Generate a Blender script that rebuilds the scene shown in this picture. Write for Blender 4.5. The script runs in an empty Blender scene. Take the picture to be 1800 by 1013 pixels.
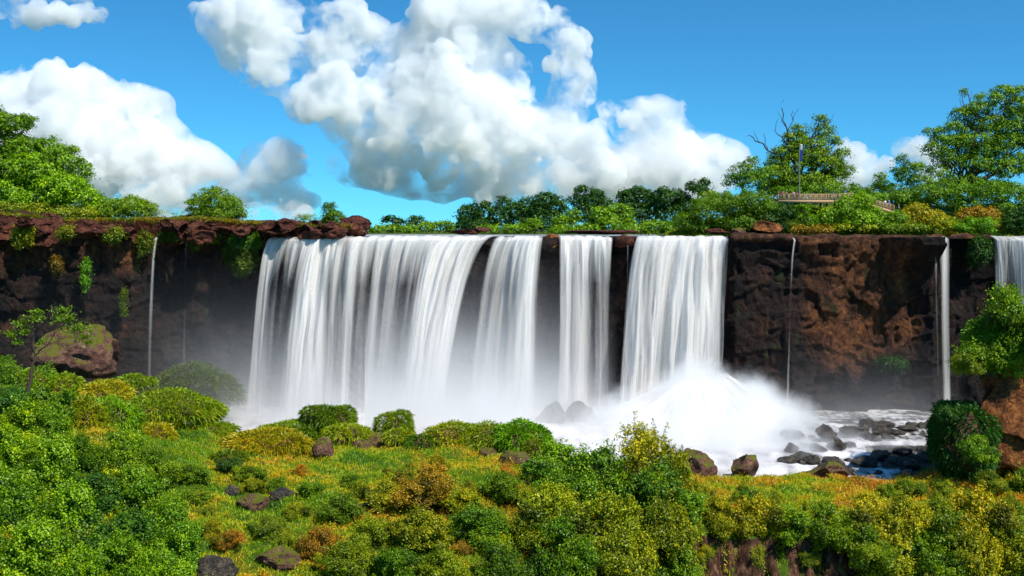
import bpy, math, random
import numpy as np
from mathutils import Vector
R = math.radians
SC = bpy.context.scene
COL = SC.collection

# ------------------------------------------------------------------ camera
CZ, HOR, F = 33.5, 405.0, 2000.0            # eye height, horizon row and focal length of the 1800 px wide photograph
cam = bpy.data.cameras.new('camera'); co = bpy.data.objects.new('camera', cam); COL.objects.link(co)
co.location = (0, 0, CZ); co.rotation_euler = (R(90), 0, 0)
cam.sensor_width = 36.0; cam.lens = 36.0 * F / 1800; cam.shift_y = (HOR - 506.5) / 1800
cam.clip_end = 20000; SC.camera = co

# ------------------------------------------------------------------ light
SUN = Vector((0.46, -0.50, 0.82)).normalized()      # towards the sun: high, from the right and a little behind the camera
w = bpy.data.worlds.new('World'); SC.world = w; w.use_nodes = True
nt = w.node_tree; bg = nt.nodes['Background']
sky = nt.nodes.new('ShaderNodeTexSky'); sky.sky_type = 'NISHITA'; sky.sun_disc = False
sky.sun_elevation = math.asin(SUN.z); sky.sun_rotation = math.atan2(SUN.x, SUN.y)
sky.air_density = 1.0; sky.dust_density = 0.4; sky.ozone_density = 3.0; sky.altitude = 200
tc = nt.nodes.new('ShaderNodeTexCoord'); mp = nt.nodes.new('ShaderNodeMapping')      # lifts the pale band of the horizon out of sight
mp.inputs['Location'].default_value = (0, 0, 0.05); mp.inputs['Scale'].default_value = (1, 1, 1.5)
nt.links.new(tc.outputs['Generated'], mp.inputs[0]); nt.links.new(mp.outputs[0], sky.inputs[0])
hs = nt.nodes.new('ShaderNodeMix'); hs.data_type = 'RGBA'; hs.blend_type = 'MULTIPLY'; hs.inputs[0].default_value = 1.0
hs.inputs[7].default_value = (0.27, 0.88, 1.12, 1)
nt.links.new(sky.outputs[0], hs.inputs[6]); nt.links.new(hs.outputs[2], bg.inputs[0])
bg.inputs[1].default_value = 0.12
sl = bpy.data.lights.new('sun', 'SUN'); so = bpy.data.objects.new('sun', sl); COL.objects.link(so)
sl.energy = 4.5; sl.angle = R(0.5); sl.color = (1.0, 0.95, 0.86)
so.rotation_euler = (-SUN).to_track_quat('-Z', 'Y').to_euler(); so.location = (60, -40, 120)
SC.view_settings.view_transform = 'Standard'; SC.view_settings.look = 'None'
SC.view_settings.exposure = 0.3; SC.view_settings.gamma = 1.0; SC.view_settings.use_curve_mapping = False
cy = SC.cycles
cy.max_bounces = 18; cy.diffuse_bounces = 3; cy.glossy_bounces = 2; cy.transmission_bounces = 4
cy.volume_bounces = 16; cy.transparent_max_bounces = 24; cy.use_denoising = True
cy.volume_step_rate = 2.0; cy.volume_max_steps = 128; cy.use_adaptive_sampling = True; cy.adaptive_threshold = 0.02

# ------------------------------------------------------------------ helpers
def P(px, py, Y):
    return Vector(((px - 900) / F * Y, Y, CZ - (py - HOR) / F * Y))
def rng(seed): return np.random.default_rng(seed)
def _h(ix, iy, iz, s):
    n = (ix * 73856093) ^ (iy * 19349663) ^ (iz * 83492791) ^ (s * 2654435761)
    n = (n ^ (n >> 13)) * 1274126177 & 0xffffffff
    n = (n ^ (n >> 16)) * 668265263 & 0xffffffff
    return ((n ^ (n >> 15)) & 0xffffff) / float(0xffffff)
def vnoise(p, s=0):
    i = np.floor(p).astype(np.int64); f = p - i; f = f * f * (3 - 2 * f)
    r = 0
    for a in (0, 1):
        for b in (0, 1):
            for c in (0, 1):
                wt = (f[:, 0] if a else 1 - f[:, 0]) * (f[:, 1] if b else 1 - f[:, 1]) * (f[:, 2] if c else 1 - f[:, 2])
                r = r + wt * _h(i[:, 0] + a, i[:, 1] + b, i[:, 2] + c, s)
    return r
def fbm(p, oct=4, s=0, gain=0.5):
    p = np.asarray(p, float); a, t, r = 1.0, 0.0, 0
    for k in range(oct):
        r = r + a * vnoise(p * 2.03 ** k + 17.3 * k, s + k); t += a; a *= gain
    return r / t * 2 - 1
def mesh(name, v, f=None, loop=None):
    """v (n,3); f (m,k) array of equal polygons or list of lists"""
    me = bpy.data.meshes.new(name)
    v = np.ascontiguousarray(v, dtype=np.float32)
    if isinstance(f, np.ndarray):
        k = f.shape[1]; m = f.shape[0]
        me.vertices.add(len(v)); me.vertices.foreach_set('co', v.ravel())
        me.loops.add(m * k); me.loops.foreach_set('vertex_index', f.astype(np.int32).ravel())
        me.polygons.add(m); me.polygons.foreach_set('loop_start', np.arange(0, m * k, k, dtype=np.int32))
        me.update(calc_edges=True)
    else:
        me.from_pydata([tuple(x) for x in v], [], f or [])
        me.update()
    return me
def smooth(me, on=True):
    me.polygons.foreach_set('use_smooth', np.full(len(me.polygons), on)); me.update()
def link(name, me, m=None, parent=None):
    o = bpy.data.objects.new(name, me); COL.objects.link(o)
    if m is not None and me is not None and not me.materials: me.materials.append(m)
    if parent is not None: o.parent = parent
    return o
def tag(o, label=None, cat=None, group=None, kind=None):
    for k, x in (('label', label), ('category', cat), ('group', group), ('kind', kind)):
        if x: o[k] = x
    return o
def empty(name, loc):
    o = bpy.data.objects.new(name, None); COL.objects.link(o); o.location = loc; o.empty_display_size = 0.5
    return o
_ico = {}
def ico(n):
    if n not in _ico:
        import bmesh
        bm = bmesh.new(); bmesh.ops.create_icosphere(bm, subdivisions=n, radius=1)
        _ico[n] = (np.array([v.co[:] for v in bm.verts]), np.array([[v.index for v in f.verts] for f in bm.faces])); bm.free()
    return _ico[n]
def join(parts):
    vs, fs, n = [], [], 0
    for v, f in parts:
        vs.append(v); fs.append(f + n); n += len(v)
    return np.concatenate(vs), np.concatenate(fs)
def evaluated(o, name):
    dg = bpy.context.evaluated_depsgraph_get(); me = bpy.data.meshes.new_from_object(o.evaluated_get(dg)); me.name = name
    bpy.data.objects.remove(o, do_unlink=True); return me
def get(me, what='co'):
    a = np.empty(len(me.vertices) * 3, np.float32)
    (me.vertices if what == 'co' else me.vertex_normals).foreach_get(what if what == 'co' else 'vector', a)
    return a.reshape(-1, 3).astype(float)
# materials
class Mat:
    def __init__(s, name):
        s.m = bpy.data.materials.new(name); s.m.use_nodes = True; s.nt = s.m.node_tree; s.nt.nodes.clear()
        s.out = s.n('ShaderNodeOutputMaterial')
    def n(s, t, **kw):
        x = s.nt.nodes.new(t)
        for k, v in kw.items():
            if k.startswith('i_'):
                x.inputs[k[2:].replace('_', ' ')].default_value = v
            else: setattr(x, k, v)
        return x
    def l(s, a, b): s.nt.links.new(a, b)
    def ramp(s, fac, stops):
        r = s.n('ShaderNodeValToRGB'); e = r.color_ramp.elements
        while len(e) < len(stops): e.new(0.5)
        for x, (p, c) in zip(e, stops):
            x.position = p; x.color = (*c, 1) if len(c) == 3 else c
        s.l(fac, r.inputs[0]); return r.outputs[0]
    def math(s, op, a, b=None, c=None, clamp=False):
        x = s.n('ShaderNodeMath', operation=op, use_clamp=clamp)
        for i, v in enumerate((a, b, c)):
            if v is None: continue
            if isinstance(v, (int, float)): x.inputs[i].default_value = v
            else: s.l(v, x.inputs[i])
        return x.outputs[0]
    def noise(s, scale, detail=4, vec=None, rough=0.55, stretch=None, space='Object'):
        if vec is None: vec = s.n('ShaderNodeTexCoord').outputs[space] if space != 'World' else s.n('ShaderNodeNewGeometry').outputs['Position']
        if stretch:
            mp = s.n('ShaderNodeMapping'); mp.inputs['Scale'].default_value = stretch; s.l(vec, mp.inputs[0]); vec = mp.outputs[0]
        x = s.n('ShaderNodeTexNoise'); x.inputs['Scale'].default_value = scale; x.inputs['Detail'].default_value = detail; x.inputs['Roughness'].default_value = rough
        s.l(vec, x.inputs['Vector']); return x.outputs[0]
    def mix(s, fac, a, b, blend='MIX'):
        x = s.n('ShaderNodeMix', data_type='RGBA', blend_type=blend)
        for i, v in ((0, fac), (6, a), (7, b)):
            if isinstance(v, (int, float)): x.inputs[i].default_value = v
            elif isinstance(v, tuple): x.inputs[i].default_value = (*v, 1) if len(v) == 3 else v
            else: s.l(v, x.inputs[i])
        return x.outputs[2]

# ------------------------------------------------------------------ clouds
CLOUD = Mat('cloud_droplets')
_pv = CLOUD.n('ShaderNodeVolumeScatter'); _pv.inputs['Color'].default_value = (0.999, 0.999, 0.999, 1)
_n = CLOUD.noise(0.010, 10, rough=0.72)
_n = CLOUD.math('MULTIPLY_ADD', _n, 10.0, -4.5, clamp=True)
CLOUD.l(CLOUD.math('MULTIPLY', _n, 0.044), _pv.inputs['Density']); _pv.inputs['Anisotropy'].default_value = 0.0
CLOUD.l(_pv.outputs[0], CLOUD.out.inputs['Volume'])
CY = 3000.0
VEIL = Mat('thin_cloud_droplets')
_pv = VEIL.n('ShaderNodeVolumeScatter'); _pv.inputs['Color'].default_value = (0.999, 0.999, 0.999, 1)
_n = VEIL.noise(0.006, 9, rough=0.68)
_n = VEIL.math('MULTIPLY_ADD', _n, 8.0, -3.6, clamp=True)
VEIL.l(VEIL.math('MULTIPLY', _n, 0.026), _pv.inputs['Density']); VEIL.l(_pv.outputs[0], VEIL.out.inputs['Volume'])
def make_cloud(blobs, seed, label, voxel=4.2, flat=0.75, kids=9, rough=1.0):
    r = rng(seed); S = CY / F; vv, ff = ico(2); parts = []
    for b in blobs:
        px, py, rr = b[:3]; dp = b[3] if len(b) > 3 else 0
        c = np.array([(px - 900) * S, CY + dp + r.normal(0, 30), CZ - (py - HOR) * S]); rad = rr * S * 0.98
        level = [(c, rad)]
        for gen, (k, q0, q1) in enumerate(((kids, .34, .52), (5, .35, .5))):
            new = []
            for (cc, ra) in (level if gen == 0 else last):
                for _ in range(k):
                    d = r.normal(0, 1, 3); d[1] = -abs(d[1]) * .8; d[2] += 0.25; d /= np.linalg.norm(d)
                    q = ra * r.uniform(q0, q1); new.append((cc + d * (ra * 0.95 - q * .25), q))
            last = new; level = level + new
        for cc, ra in level:
            parts.append((vv * ra * np.array([1, .9, flat + .1]) + cc, ff))
    v, f = join(parts); me = mesh('cloud', v, f); o = link('tmp', me)
    m = o.modifiers.new('r', 'REMESH'); m.mode = 'VOXEL'; m.voxel_size = voxel
    me2 = evaluated(o, 'cloud'); smooth(me2)
    v = get(me2); n = get(me2, 'n')
    bil = np.abs(fbm(v / 85, 2, seed + 3)) * 34 + np.abs(fbm(v / 36, 2, seed + 4)) * 26 + np.abs(fbm(v / 17, 2, seed + 6)) * 13 - 14
    d = (bil + fbm(v / 160, 3, seed + 5) * 34) * rough
    v = v + n * d[:, None]
    me2.vertices.foreach_set('co', v.astype(np.float32).ravel()); me2.update()
    t = link('tmp', me2); m = t.modifiers.new('r', 'REMESH'); m.mode = 'VOXEL'; m.voxel_size = voxel; me2 = evaluated(t, 'cloud'); smooth(me2)
    o = link('cloud', me2, CLOUD.m)
    e = bpy.data.meshes.new('veil'); v2, f2 = join([(vv * b[2] * S * 1.6 * np.array([1, .7, .85]) + np.array([(b[0] - 900) * S, CY + 20, CZ - (b[1] - HOR) * S]), ff) for b in blobs])
    t = link('tmp', mesh('veil', v2, f2)); m = t.modifiers.new('r', 'REMESH'); m.mode = 'VOXEL'; m.voxel_size = 18
    me3 = evaluated(t, 'veil'); smooth(me3); link('veil', me3, VEIL.m, o)
    tag(o, label, 'cloud', 'cumulus clouds in the blue sky', 'stuff')
    return o
L_ = [(40,190,50),(90,165,42),(150,170,40),(110,230,80),(180,220,60),(232,185,34),(272,185,24),(200,280,80),(270,255,45),(310,270,32),(335,295,42),(370,300,30),(398,303,16),(120,300,90),(20,250,70),(290,330,55),(60,350,70),(5,170,30)]
make_cloud(L_, 1, 'billowing white cumulus above the trees at the left end of the cliff')
make_cloud([(450,382,32),(500,375,32),(530,372,16),(470,365,22)], 2, 'low white cloud just over the red rock ledge')
make_cloud([(492,262,22,200),(470,300,26,200),(510,292,22,200)], 3, 'small pale grey cloud puff between the two big clouds', rough=1.5)
C_ = [(395,35,38),(440,45,50),(490,30,45),(425,90,34),(475,110,45),(512,85,34),(560,90,36),(600,45,36),(612,25,16),(600,100,45),(640,60,34),(662,75,22),(540,185,30),(560,165,40),(600,170,50),(650,160,45),(620,215,40),(690,200,45),(720,80,34),(760,55,40),(720,140,55),(780,110,55),(830,100,50),(880,130,40),(900,155,26),(760,200,75),(840,195,65),(700,240,50),(645,235,34),(880,230,60),(800,255,55),(920,270,50),(980,280,45),(960,230,34),(860,290,40),(780,290,36),(1000,310,36),(650,255,36),(705,275,40),(765,300,36),(930,325,36),(860,325,30),(1060,300,40),(1040,250,26)]
make_cloud(C_, 4, 'largest cumulus bank, towering in the middle of the sky')
make_cloud([(780,10,42),(850,5,36),(890,15,38),(935,35,32),(985,40,20),(1000,80,22),(1010,140,24),(1030,170,16),(985,120,15)], 5, 'broken white cloud at the top edge of the sky', rough=1.3)
make_cloud([(1078,196,20),(1100,212,24),(1130,195,24),(1160,190,22),(1188,190,14),(1180,215,18),(1110,250,20),(1180,255,40),(1150,300,44),(1210,290,34),(1250,270,32),(1283,278,28),(1312,290,14),(1230,320,44),(1100,320,44)], 6, 'white cumulus reaching right towards the tree with dead branches')
make_cloud([(648,300,26),(640,285,16),(672,312,18)], 7, 'small square cloud patch under the largest cloud bank')
make_cloud([(1480,268,20),(1500,290,26),(1530,293,20),(1500,320,34),(1547,290,12)], 8, 'white cloud behind the tree with dead branches')
make_cloud([(1597,262,20),(1630,270,26),(1580,268,10),(1650,300,26)], 9, 'small white cloud beside the tall tree on the right')
make_cloud([(x, 4 + 5 * math.sin(x), 17, 200) for x in range(-40, 150, 16)], 10, 'flat pale cloud strip along the top left of the sky', flat=.5, kids=4, rough=.5)
def thin_cloud(blobs, label):
    S = CY / F; vv, ff = ico(2); v, f = join([(vv * np.array([b[2], b[2] * .6, b[3]]) * S + np.array([(b[0] - 900) * S, CY + 150, CZ - (b[1] - HOR) * S]), ff) for b in blobs])
    t = link('tmp', mesh('c', v, f)); m = t.modifiers.new('r', 'REMESH'); m.mode = 'VOXEL'; m.voxel_size = 16
    me = evaluated(t, 'thin_cloud'); smooth(me); v = get(me); n = get(me, 'n'); v = v + n * (fbm(v / 90, 4, 3) * 30)[:, None]; me.vertices.foreach_set('co', v.astype(np.float32).ravel()); me.update()
    tag(link('thin_cloud', me, VEIL.m), label, 'cloud', 'thin clouds', 'stuff')
thin_cloud([(640, 290, 90, 40), (760, 320, 110, 34), (900, 320, 130, 36), (1040, 300, 120, 44), (960, 230, 80, 60), (1010, 150, 50, 70)], 'pale blue-grey veil hanging below the largest cumulus bank')
thin_cloud([(1150, 280, 110, 50), (1230, 320, 110, 32), (1100, 230, 60, 50)], 'thin veil around the cumulus beside the tree with dead branches')
thin_cloud([(460, 290, 70, 60), (430, 330, 90, 34), (500, 350, 60, 30)], 'thin grey veil right of the left cumulus')
#END1

# ------------------------------------------------------------------ materials
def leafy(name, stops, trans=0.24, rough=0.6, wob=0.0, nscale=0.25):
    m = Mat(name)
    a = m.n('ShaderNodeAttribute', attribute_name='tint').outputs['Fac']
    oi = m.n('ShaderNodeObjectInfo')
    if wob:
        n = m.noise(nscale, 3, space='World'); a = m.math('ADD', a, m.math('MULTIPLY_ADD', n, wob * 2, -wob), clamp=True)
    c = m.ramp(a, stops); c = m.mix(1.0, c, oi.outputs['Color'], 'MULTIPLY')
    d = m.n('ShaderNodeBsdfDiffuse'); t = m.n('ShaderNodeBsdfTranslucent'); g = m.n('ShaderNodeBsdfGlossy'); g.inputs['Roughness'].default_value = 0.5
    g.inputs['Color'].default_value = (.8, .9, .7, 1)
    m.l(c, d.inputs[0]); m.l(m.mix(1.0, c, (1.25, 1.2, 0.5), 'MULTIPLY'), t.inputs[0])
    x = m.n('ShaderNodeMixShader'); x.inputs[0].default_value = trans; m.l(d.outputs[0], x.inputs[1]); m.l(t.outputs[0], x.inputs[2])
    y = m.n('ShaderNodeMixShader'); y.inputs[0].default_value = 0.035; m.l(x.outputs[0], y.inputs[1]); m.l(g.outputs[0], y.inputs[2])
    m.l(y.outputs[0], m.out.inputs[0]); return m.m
GREEN = leafy('green_leaves', [(0, (.045, .11, .002)), (.35, (.17, .33, .003)), (.7, (.38, .56, .004)), (1, (.66, .64, .01))])
OLIVE = leafy('olive_leaves', [(0, (.07, .10, .002)), (.35, (.25, .36, .004)), (.7, (.50, .58, .006)), (1, (.70, .60, .02))])
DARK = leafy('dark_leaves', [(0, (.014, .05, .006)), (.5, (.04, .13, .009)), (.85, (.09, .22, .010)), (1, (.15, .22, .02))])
FEATHER = leafy('fine_leaves', [(0, (.08, .16, .004)), (.5, (.26, .44, .006)), (.85, (.44, .54, .010)), (1, (.60, .40, .03))], 0.45)
DRY = leafy('dry_leaves', [(0, (.12, .09, .008)), (.4, (.38, .26, .010)), (.75, (.68, .38, .012)), (1, (.80, .52, .03))])
MOSS = leafy('moss_blades', [(0, (.06, .10, .003)), (.35, (.22, .34, .004)), (.7, (.46, .46, .006)), (1, (.55, .28, .02))], .3, wob=.2, nscale=.25)
COVER = leafy('ground_plants', [(0, (.03, .07, .002)), (.22, (.09, .22, .003)), (.45, (.24, .44, .005)), (.62, (.50, .54, .008)), (.80, (.80, .50, .010)), (1, (.62, .24, .02))], .4, wob=.45, nscale=.14)

def rocky(name, lo, mid, hi, scale=.5, moss=None, wet=0.0, bump=.6, stretch=None, mossup=True):
    m = Mat(name); n1 = m.noise(scale, 7, stretch=stretch, rough=.65, space='World'); n2 = m.noise(scale * 4.3, 6, rough=.7, stretch=stretch, space='World')
    c = m.ramp(m.math('MULTIPLY_ADD', n2, .5, m.math('MULTIPLY', n1, .55)), [(.38, lo), (.52, mid), (.66, hi)])
    if moss:
        g = m.n('ShaderNodeNewGeometry'); sx = m.n('ShaderNodeSeparateXYZ'); m.l(g.outputs['Normal'], sx.inputs[0])
        n3 = m.noise(scale * 1.1, 5, rough=.7, space='World')
        fz = m.math('MULTIPLY_ADD', m.math('ADD', m.math('MULTIPLY', sx.outputs[2], .35 if mossup else 0), n3), 9, -6.4 if mossup else -5.4, clamp=True)
        c = m.mix(fz, c, moss)
    b = m.n('ShaderNodeBsdfPrincipled'); b.inputs['Roughness'].default_value = .85 - wet * .5; b.inputs['Specular IOR Level'].default_value = .25 + wet * .3
    m.l(c, b.inputs['Base Color'])
    bp = m.n('ShaderNodeBump'); bp.inputs['Strength'].default_value = bump; bp.inputs['Distance'].default_value = .6
    m.l(m.math('ADD', n2, n1), bp.inputs['Height']); m.l(bp.outputs[0], b.inputs['Normal']); m.l(b.outputs[0], m.out.inputs[0]); return m.m
LEDGE = rocky('red_brown_rock', (.014, .005, .005), (.085, .024, .014), (.26, .09, .045), .7, bump=1)
BASALT = rocky('dark_wet_basalt', (.005, .003, .004), (.016, .008, .006), (.06, .025, .012), .35, moss=(.012, .03, .005), wet=.15, stretch=(1, 1, .6), mossup=False)
CLIFFR = rocky('brown_cliff_rock', (.010, .005, .004), (.060, .024, .012), (.22, .09, .034), .34, stretch=(1, 1, .6), bump=1)
def cliff_mat():
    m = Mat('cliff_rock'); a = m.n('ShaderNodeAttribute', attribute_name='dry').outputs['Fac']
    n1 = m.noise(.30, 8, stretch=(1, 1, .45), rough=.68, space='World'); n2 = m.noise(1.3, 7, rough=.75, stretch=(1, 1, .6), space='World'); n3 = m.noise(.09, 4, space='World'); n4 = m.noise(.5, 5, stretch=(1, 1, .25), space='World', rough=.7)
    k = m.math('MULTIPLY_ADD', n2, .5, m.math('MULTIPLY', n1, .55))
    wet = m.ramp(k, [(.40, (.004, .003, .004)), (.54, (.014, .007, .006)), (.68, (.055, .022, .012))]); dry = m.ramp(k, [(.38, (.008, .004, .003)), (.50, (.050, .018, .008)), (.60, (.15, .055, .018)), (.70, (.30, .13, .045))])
    c = m.mix(m.math('MULTIPLY_ADD', m.math('ADD', a, m.math('SUBTRACT', n3, .5)), 3.5, -1.25, clamp=True), wet, dry)  # the wet tone also serves as painted shade on the right hand wall
    c = m.mix(m.math('MULTIPLY_ADD', n4, 9, -5.4, clamp=True), c, (.018, .038, .006))
    vo = m.n('ShaderNodeTexVoronoi', feature='DISTANCE_TO_EDGE'); vo.inputs['Scale'].default_value = .38
    mp = m.n('ShaderNodeMapping'); mp.inputs['Scale'].default_value = (1, .2, .75); g = m.n('ShaderNodeNewGeometry'); ad = m.n('ShaderNodeVectorMath', operation='MULTIPLY_ADD')
    nc = m.n('ShaderNodeTexNoise'); nc.inputs['Scale'].default_value = .5; m.l(g.outputs['Position'], nc.inputs['Vector']); m.l(nc.outputs['Color'], ad.inputs[0]); ad.inputs[1].default_value = (3, 3, 3); m.l(g.outputs['Position'], ad.inputs[2]); m.l(ad.outputs[0], mp.inputs[0]); m.l(mp.outputs[0], vo.inputs['Vector'])
    crack = m.math('MULTIPLY', vo.outputs['Distance'], 9, clamp=True)
    b = m.n('ShaderNodeBsdfPrincipled'); b.inputs['Roughness'].default_value = .8; b.inputs['Specular IOR Level'].default_value = .25; m.l(c, b.inputs['Base Color'])
    bp = m.n('ShaderNodeBump'); bp.inputs['Strength'].default_value = 1; bp.inputs['Distance'].default_value = .7; m.l(m.math('ADD', m.math('ADD', n2, n1), m.math('MULTIPLY', crack, .22)), bp.inputs['Height']); m.l(bp.outputs[0], b.inputs['Normal']); m.l(b.outputs[0], m.out.inputs[0]); return m.m
BOULDER = rocky('brown_boulder_rock', (.03, .015, .012), (.17, .08, .055), (.36, .20, .13), .9, moss=(.16, .17, .01), bump=1)
WETROCK = rocky('wet_black_rock', (.010, .009, .008), (.055, .045, .034), (.22, .17, .12), 1.1, wet=.5, bump=1)
ORANGE = rocky('orange_weathered_rock', (.010, .005, .004), (.17, .055, .014), (.50, .20, .045), .55, bump=1)
MISTY = rocky('green_grey_rock', (.03, .035, .02), (.08, .08, .05), (.16, .15, .10), .6, bump=1)
def plain(name, col, rough=.7, metal=0):
    m = Mat(name); b = m.n('ShaderNodeBsdfPrincipled'); n = m.noise(3.0, 3, space='World')
    m.l(m.mix(m.math('MULTIPLY', n, .5), col, tuple(x * .6 for x in col)), b.inputs['Base Color']); b.inputs['Roughness'].default_value = rough; b.inputs['Metallic'].default_value = metal
    m.l(b.outputs[0], m.out.inputs[0]); return m.m
BARK = plain('bark', (.07, .045, .03), .9); DEADBARK = plain('dead_wood', (.045, .022, .018), .9); PALEBARK = plain('pale_bark', (.28, .24, .19), .9)

# ------------------------------------------------------------------ foliage
NAMED = []      # (photo column, photo row, label, object) of what is built
def leaf_mesh(name, c, nrm, size, tint, asp=.55, spread=.75, seed=0):
    """one small rhombic leaf spray per centre; normals lean to nrm"""
    r = rng(seed); n = len(c)
    nn = nrm + r.normal(0, spread, (n, 3)); nn /= np.linalg.norm(nn, axis=1)[:, None] + 1e-9
    a = r.normal(0, 1, (n, 3)); a -= nn * (a * nn).sum(1)[:, None]; a /= np.linalg.norm(a, axis=1)[:, None] + 1e-9
    b = np.cross(nn, a); s = (np.asarray(size) * r.uniform(.6, 1.35, n))[:, None]
    droop = nn * s * .25
    v = np.empty((n, 4, 3)); v[:, 0] = c - a * s * .5 - droop; v[:, 1] = c + b * s * asp * .5; v[:, 2] = c + a * s * .5 - droop; v[:, 3] = c - b * s * asp * .5
    me = mesh(name, v.reshape(-1, 3), np.arange(n * 4).reshape(n, 4))
    at = me.attributes.new('tint', 'FLOAT', 'FACE'); at.data.foreach_set('value', np.clip(tint, 0, 1).astype(np.float32))
    return me
def blade_mesh(name, c, d, length, width, tint, seed=0, droop=.3):
    r = rng(seed); n = len(c); L = (np.asarray(length) * r.uniform(.55, 1.3, n))[:, None]
    d = d / (np.linalg.norm(d, axis=1)[:, None] + 1e-9); s = np.cross(d, r.normal(0, 1, (n, 3))); s /= np.linalg.norm(s, axis=1)[:, None] + 1e-9; s = s * width * .5
    dn = np.array([0, 0, -1.0]) * L * droop
    v = np.empty((n, 5, 3)); v[:, 0] = c - s; v[:, 1] = c + s; v[:, 2] = c + d * L * .55 + s * .7 + dn * .25; v[:, 3] = c + d * L + dn; v[:, 4] = c + d * L * .55 - s * .7 + dn * .25
    me = mesh(name, v.reshape(-1, 3), np.arange(n * 5).reshape(n, 5))
    at = me.attributes.new('tint', 'FLOAT', 'FACE'); at.data.foreach_set('value', np.clip(tint, 0, 1).astype(np.float32))
    return me
def crown_points(blobs, r, clump=.9, per=26, dens=1.0, shell=.55, flat=.6):
    """blobs: (x,y,z,rx,ry,rz). Returns centres, normals, tint."""
    C, N, T = [], [], []
    for x, y, z, rx, ry, rz in blobs:
        area = 4.19 * (rx * ry + ry * rz + rx * rz) / 1.0
        k = max(4, int(area / (clump * clump * 1.0) * dens))
        d = r.normal(0, 1, (k, 3)); d[:, 2] += .25; d /= np.linalg.norm(d, axis=1)[:, None]
        rad = r.uniform(shell, 1.03, k) ** .7
        cc = np.array([x, y, z]) + d * rad[:, None] * np.array([rx, ry, rz])
        ct = r.normal(.42, .14, k)
        q = clump * r.uniform(.6, 1.25, k)
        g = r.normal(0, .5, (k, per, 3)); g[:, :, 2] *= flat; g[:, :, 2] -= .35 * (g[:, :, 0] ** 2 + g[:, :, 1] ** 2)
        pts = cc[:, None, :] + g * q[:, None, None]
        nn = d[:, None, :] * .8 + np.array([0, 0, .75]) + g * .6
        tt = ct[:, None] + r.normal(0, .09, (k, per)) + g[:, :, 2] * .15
        C.append(pts.reshape(-1, 3)); N.append(nn.reshape(-1, 3)); T.append(tt.reshape(-1))
    return np.concatenate(C), np.concatenate(N), np.concatenate(T)
def tube(pts, rads, seg=6):
    pts = [Vector(p) for p in pts]; v = []; f = []
    for i, p in enumerate(pts):
        t = (pts[min(i + 1, len(pts) - 1)] - pts[max(i - 1, 0)]).normalized()
        a = t.cross(Vector((.31, .9, .2))).normalized(); b = t.cross(a)
        for k in range(seg):
            an = 2 * math.pi * k / seg; v.append((p + (a * math.cos(an) + b * math.sin(an)) * rads[i])[:])
    for i in range(len(pts) - 1):
        for k in range(seg):
            k2 = (k + 1) % seg; f.append((i * seg + k, i * seg + k2, (i + 1) * seg + k2, (i + 1) * seg + k))
    return np.array(v), np.array(f)
def limb(a, b, r0, r1, r, n=5, wob=.08, sag=0):
    a, b = Vector(a), Vector(b); L = (b - a).length; pts, rad = [], []
    for i in range(n + 1):
        t = i / n; p = a.lerp(b, t); k = math.sin(math.pi * t) * L * wob
        p += Vector((r.normal() * k, r.normal() * k, r.normal() * k * .5 - sag * t * (1 - t) * L)); pts.append(p); rad.append(r0 + (r1 - r0) * t)
    return tube(pts, rad)
def tree(name, label, cat, px, base_py, Y, blobs, mat, seed, group=None, leaf=.42, clump=1.0, per=24, dens=1.0, trunk=.35, bark=None, tintcol=(1, 1, 1), lean=0, bz=None, twigs=0, shell=.5, flat=.55):
    """blobs in photo pixels: (px, py, rx, ry); the crown gets its own depth"""
    r = rng(seed); b = P(px, base_py, Y); s = Y / F
    root = empty(name, b); tag(root, label, cat, group); NAMED.append((px, base_py - 8, label, root))
    B = []
    for q in blobs:
        c = P(q[0], q[1], Y) - b; rx, rz = q[2] * s, q[3] * s; ry = rx * r.uniform(.8, 1.1); dy = q[4] if len(q) > 4 else r.uniform(-.35, .35) * rx
        B.append((c.x, c.y + dy, c.z, rx, ry, rz))
    C, N, T = crown_points(B, r, clump, per, dens, shell, flat)
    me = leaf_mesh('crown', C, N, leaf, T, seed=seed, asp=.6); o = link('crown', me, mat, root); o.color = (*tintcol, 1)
    if trunk:
        parts = []; top = max(q[2] for q in B); fork = Vector((lean, 0, max(.3, min(q[2] - q[5] * .6 for q in B))))
        if fork.z > .6: parts.append(limb((0, 0, -.8), fork, trunk, trunk * .75, r))
        else: fork = Vector((0, 0, -.3))
        for q in B:
            c = Vector(q[:3]); parts.append(limb(fork, c, trunk * .55, trunk * .16, r, 6))
            for _ in range(4):
                d = Vector(r.normal(0, 1, 3)).normalized(); e = c + Vector((d.x * q[3], d.y * q[4], abs(d.z) * q[5])) * .85
                parts.append(limb(c * .6 + fork * .4, e, trunk * .2, trunk * .05, r, 4))
        v, f = join(parts); me = mesh('trunk', v, f); smooth(me); link('trunk', me, bark or BARK, root)
    return root
def copy_thing(o, loc, rz, sc, label, group, col=None):
    c = o.copy(); COL.objects.link(c); c.location = loc; c.rotation_euler = (0, 0, rz); c.scale = sc
    c['label'] = label
    if group: c['group'] = group
    for ch in o.children:
        d = ch.copy(); COL.objects.link(d); d.parent = c
        if col: d.color = (*col, 1)
    return c
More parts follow.
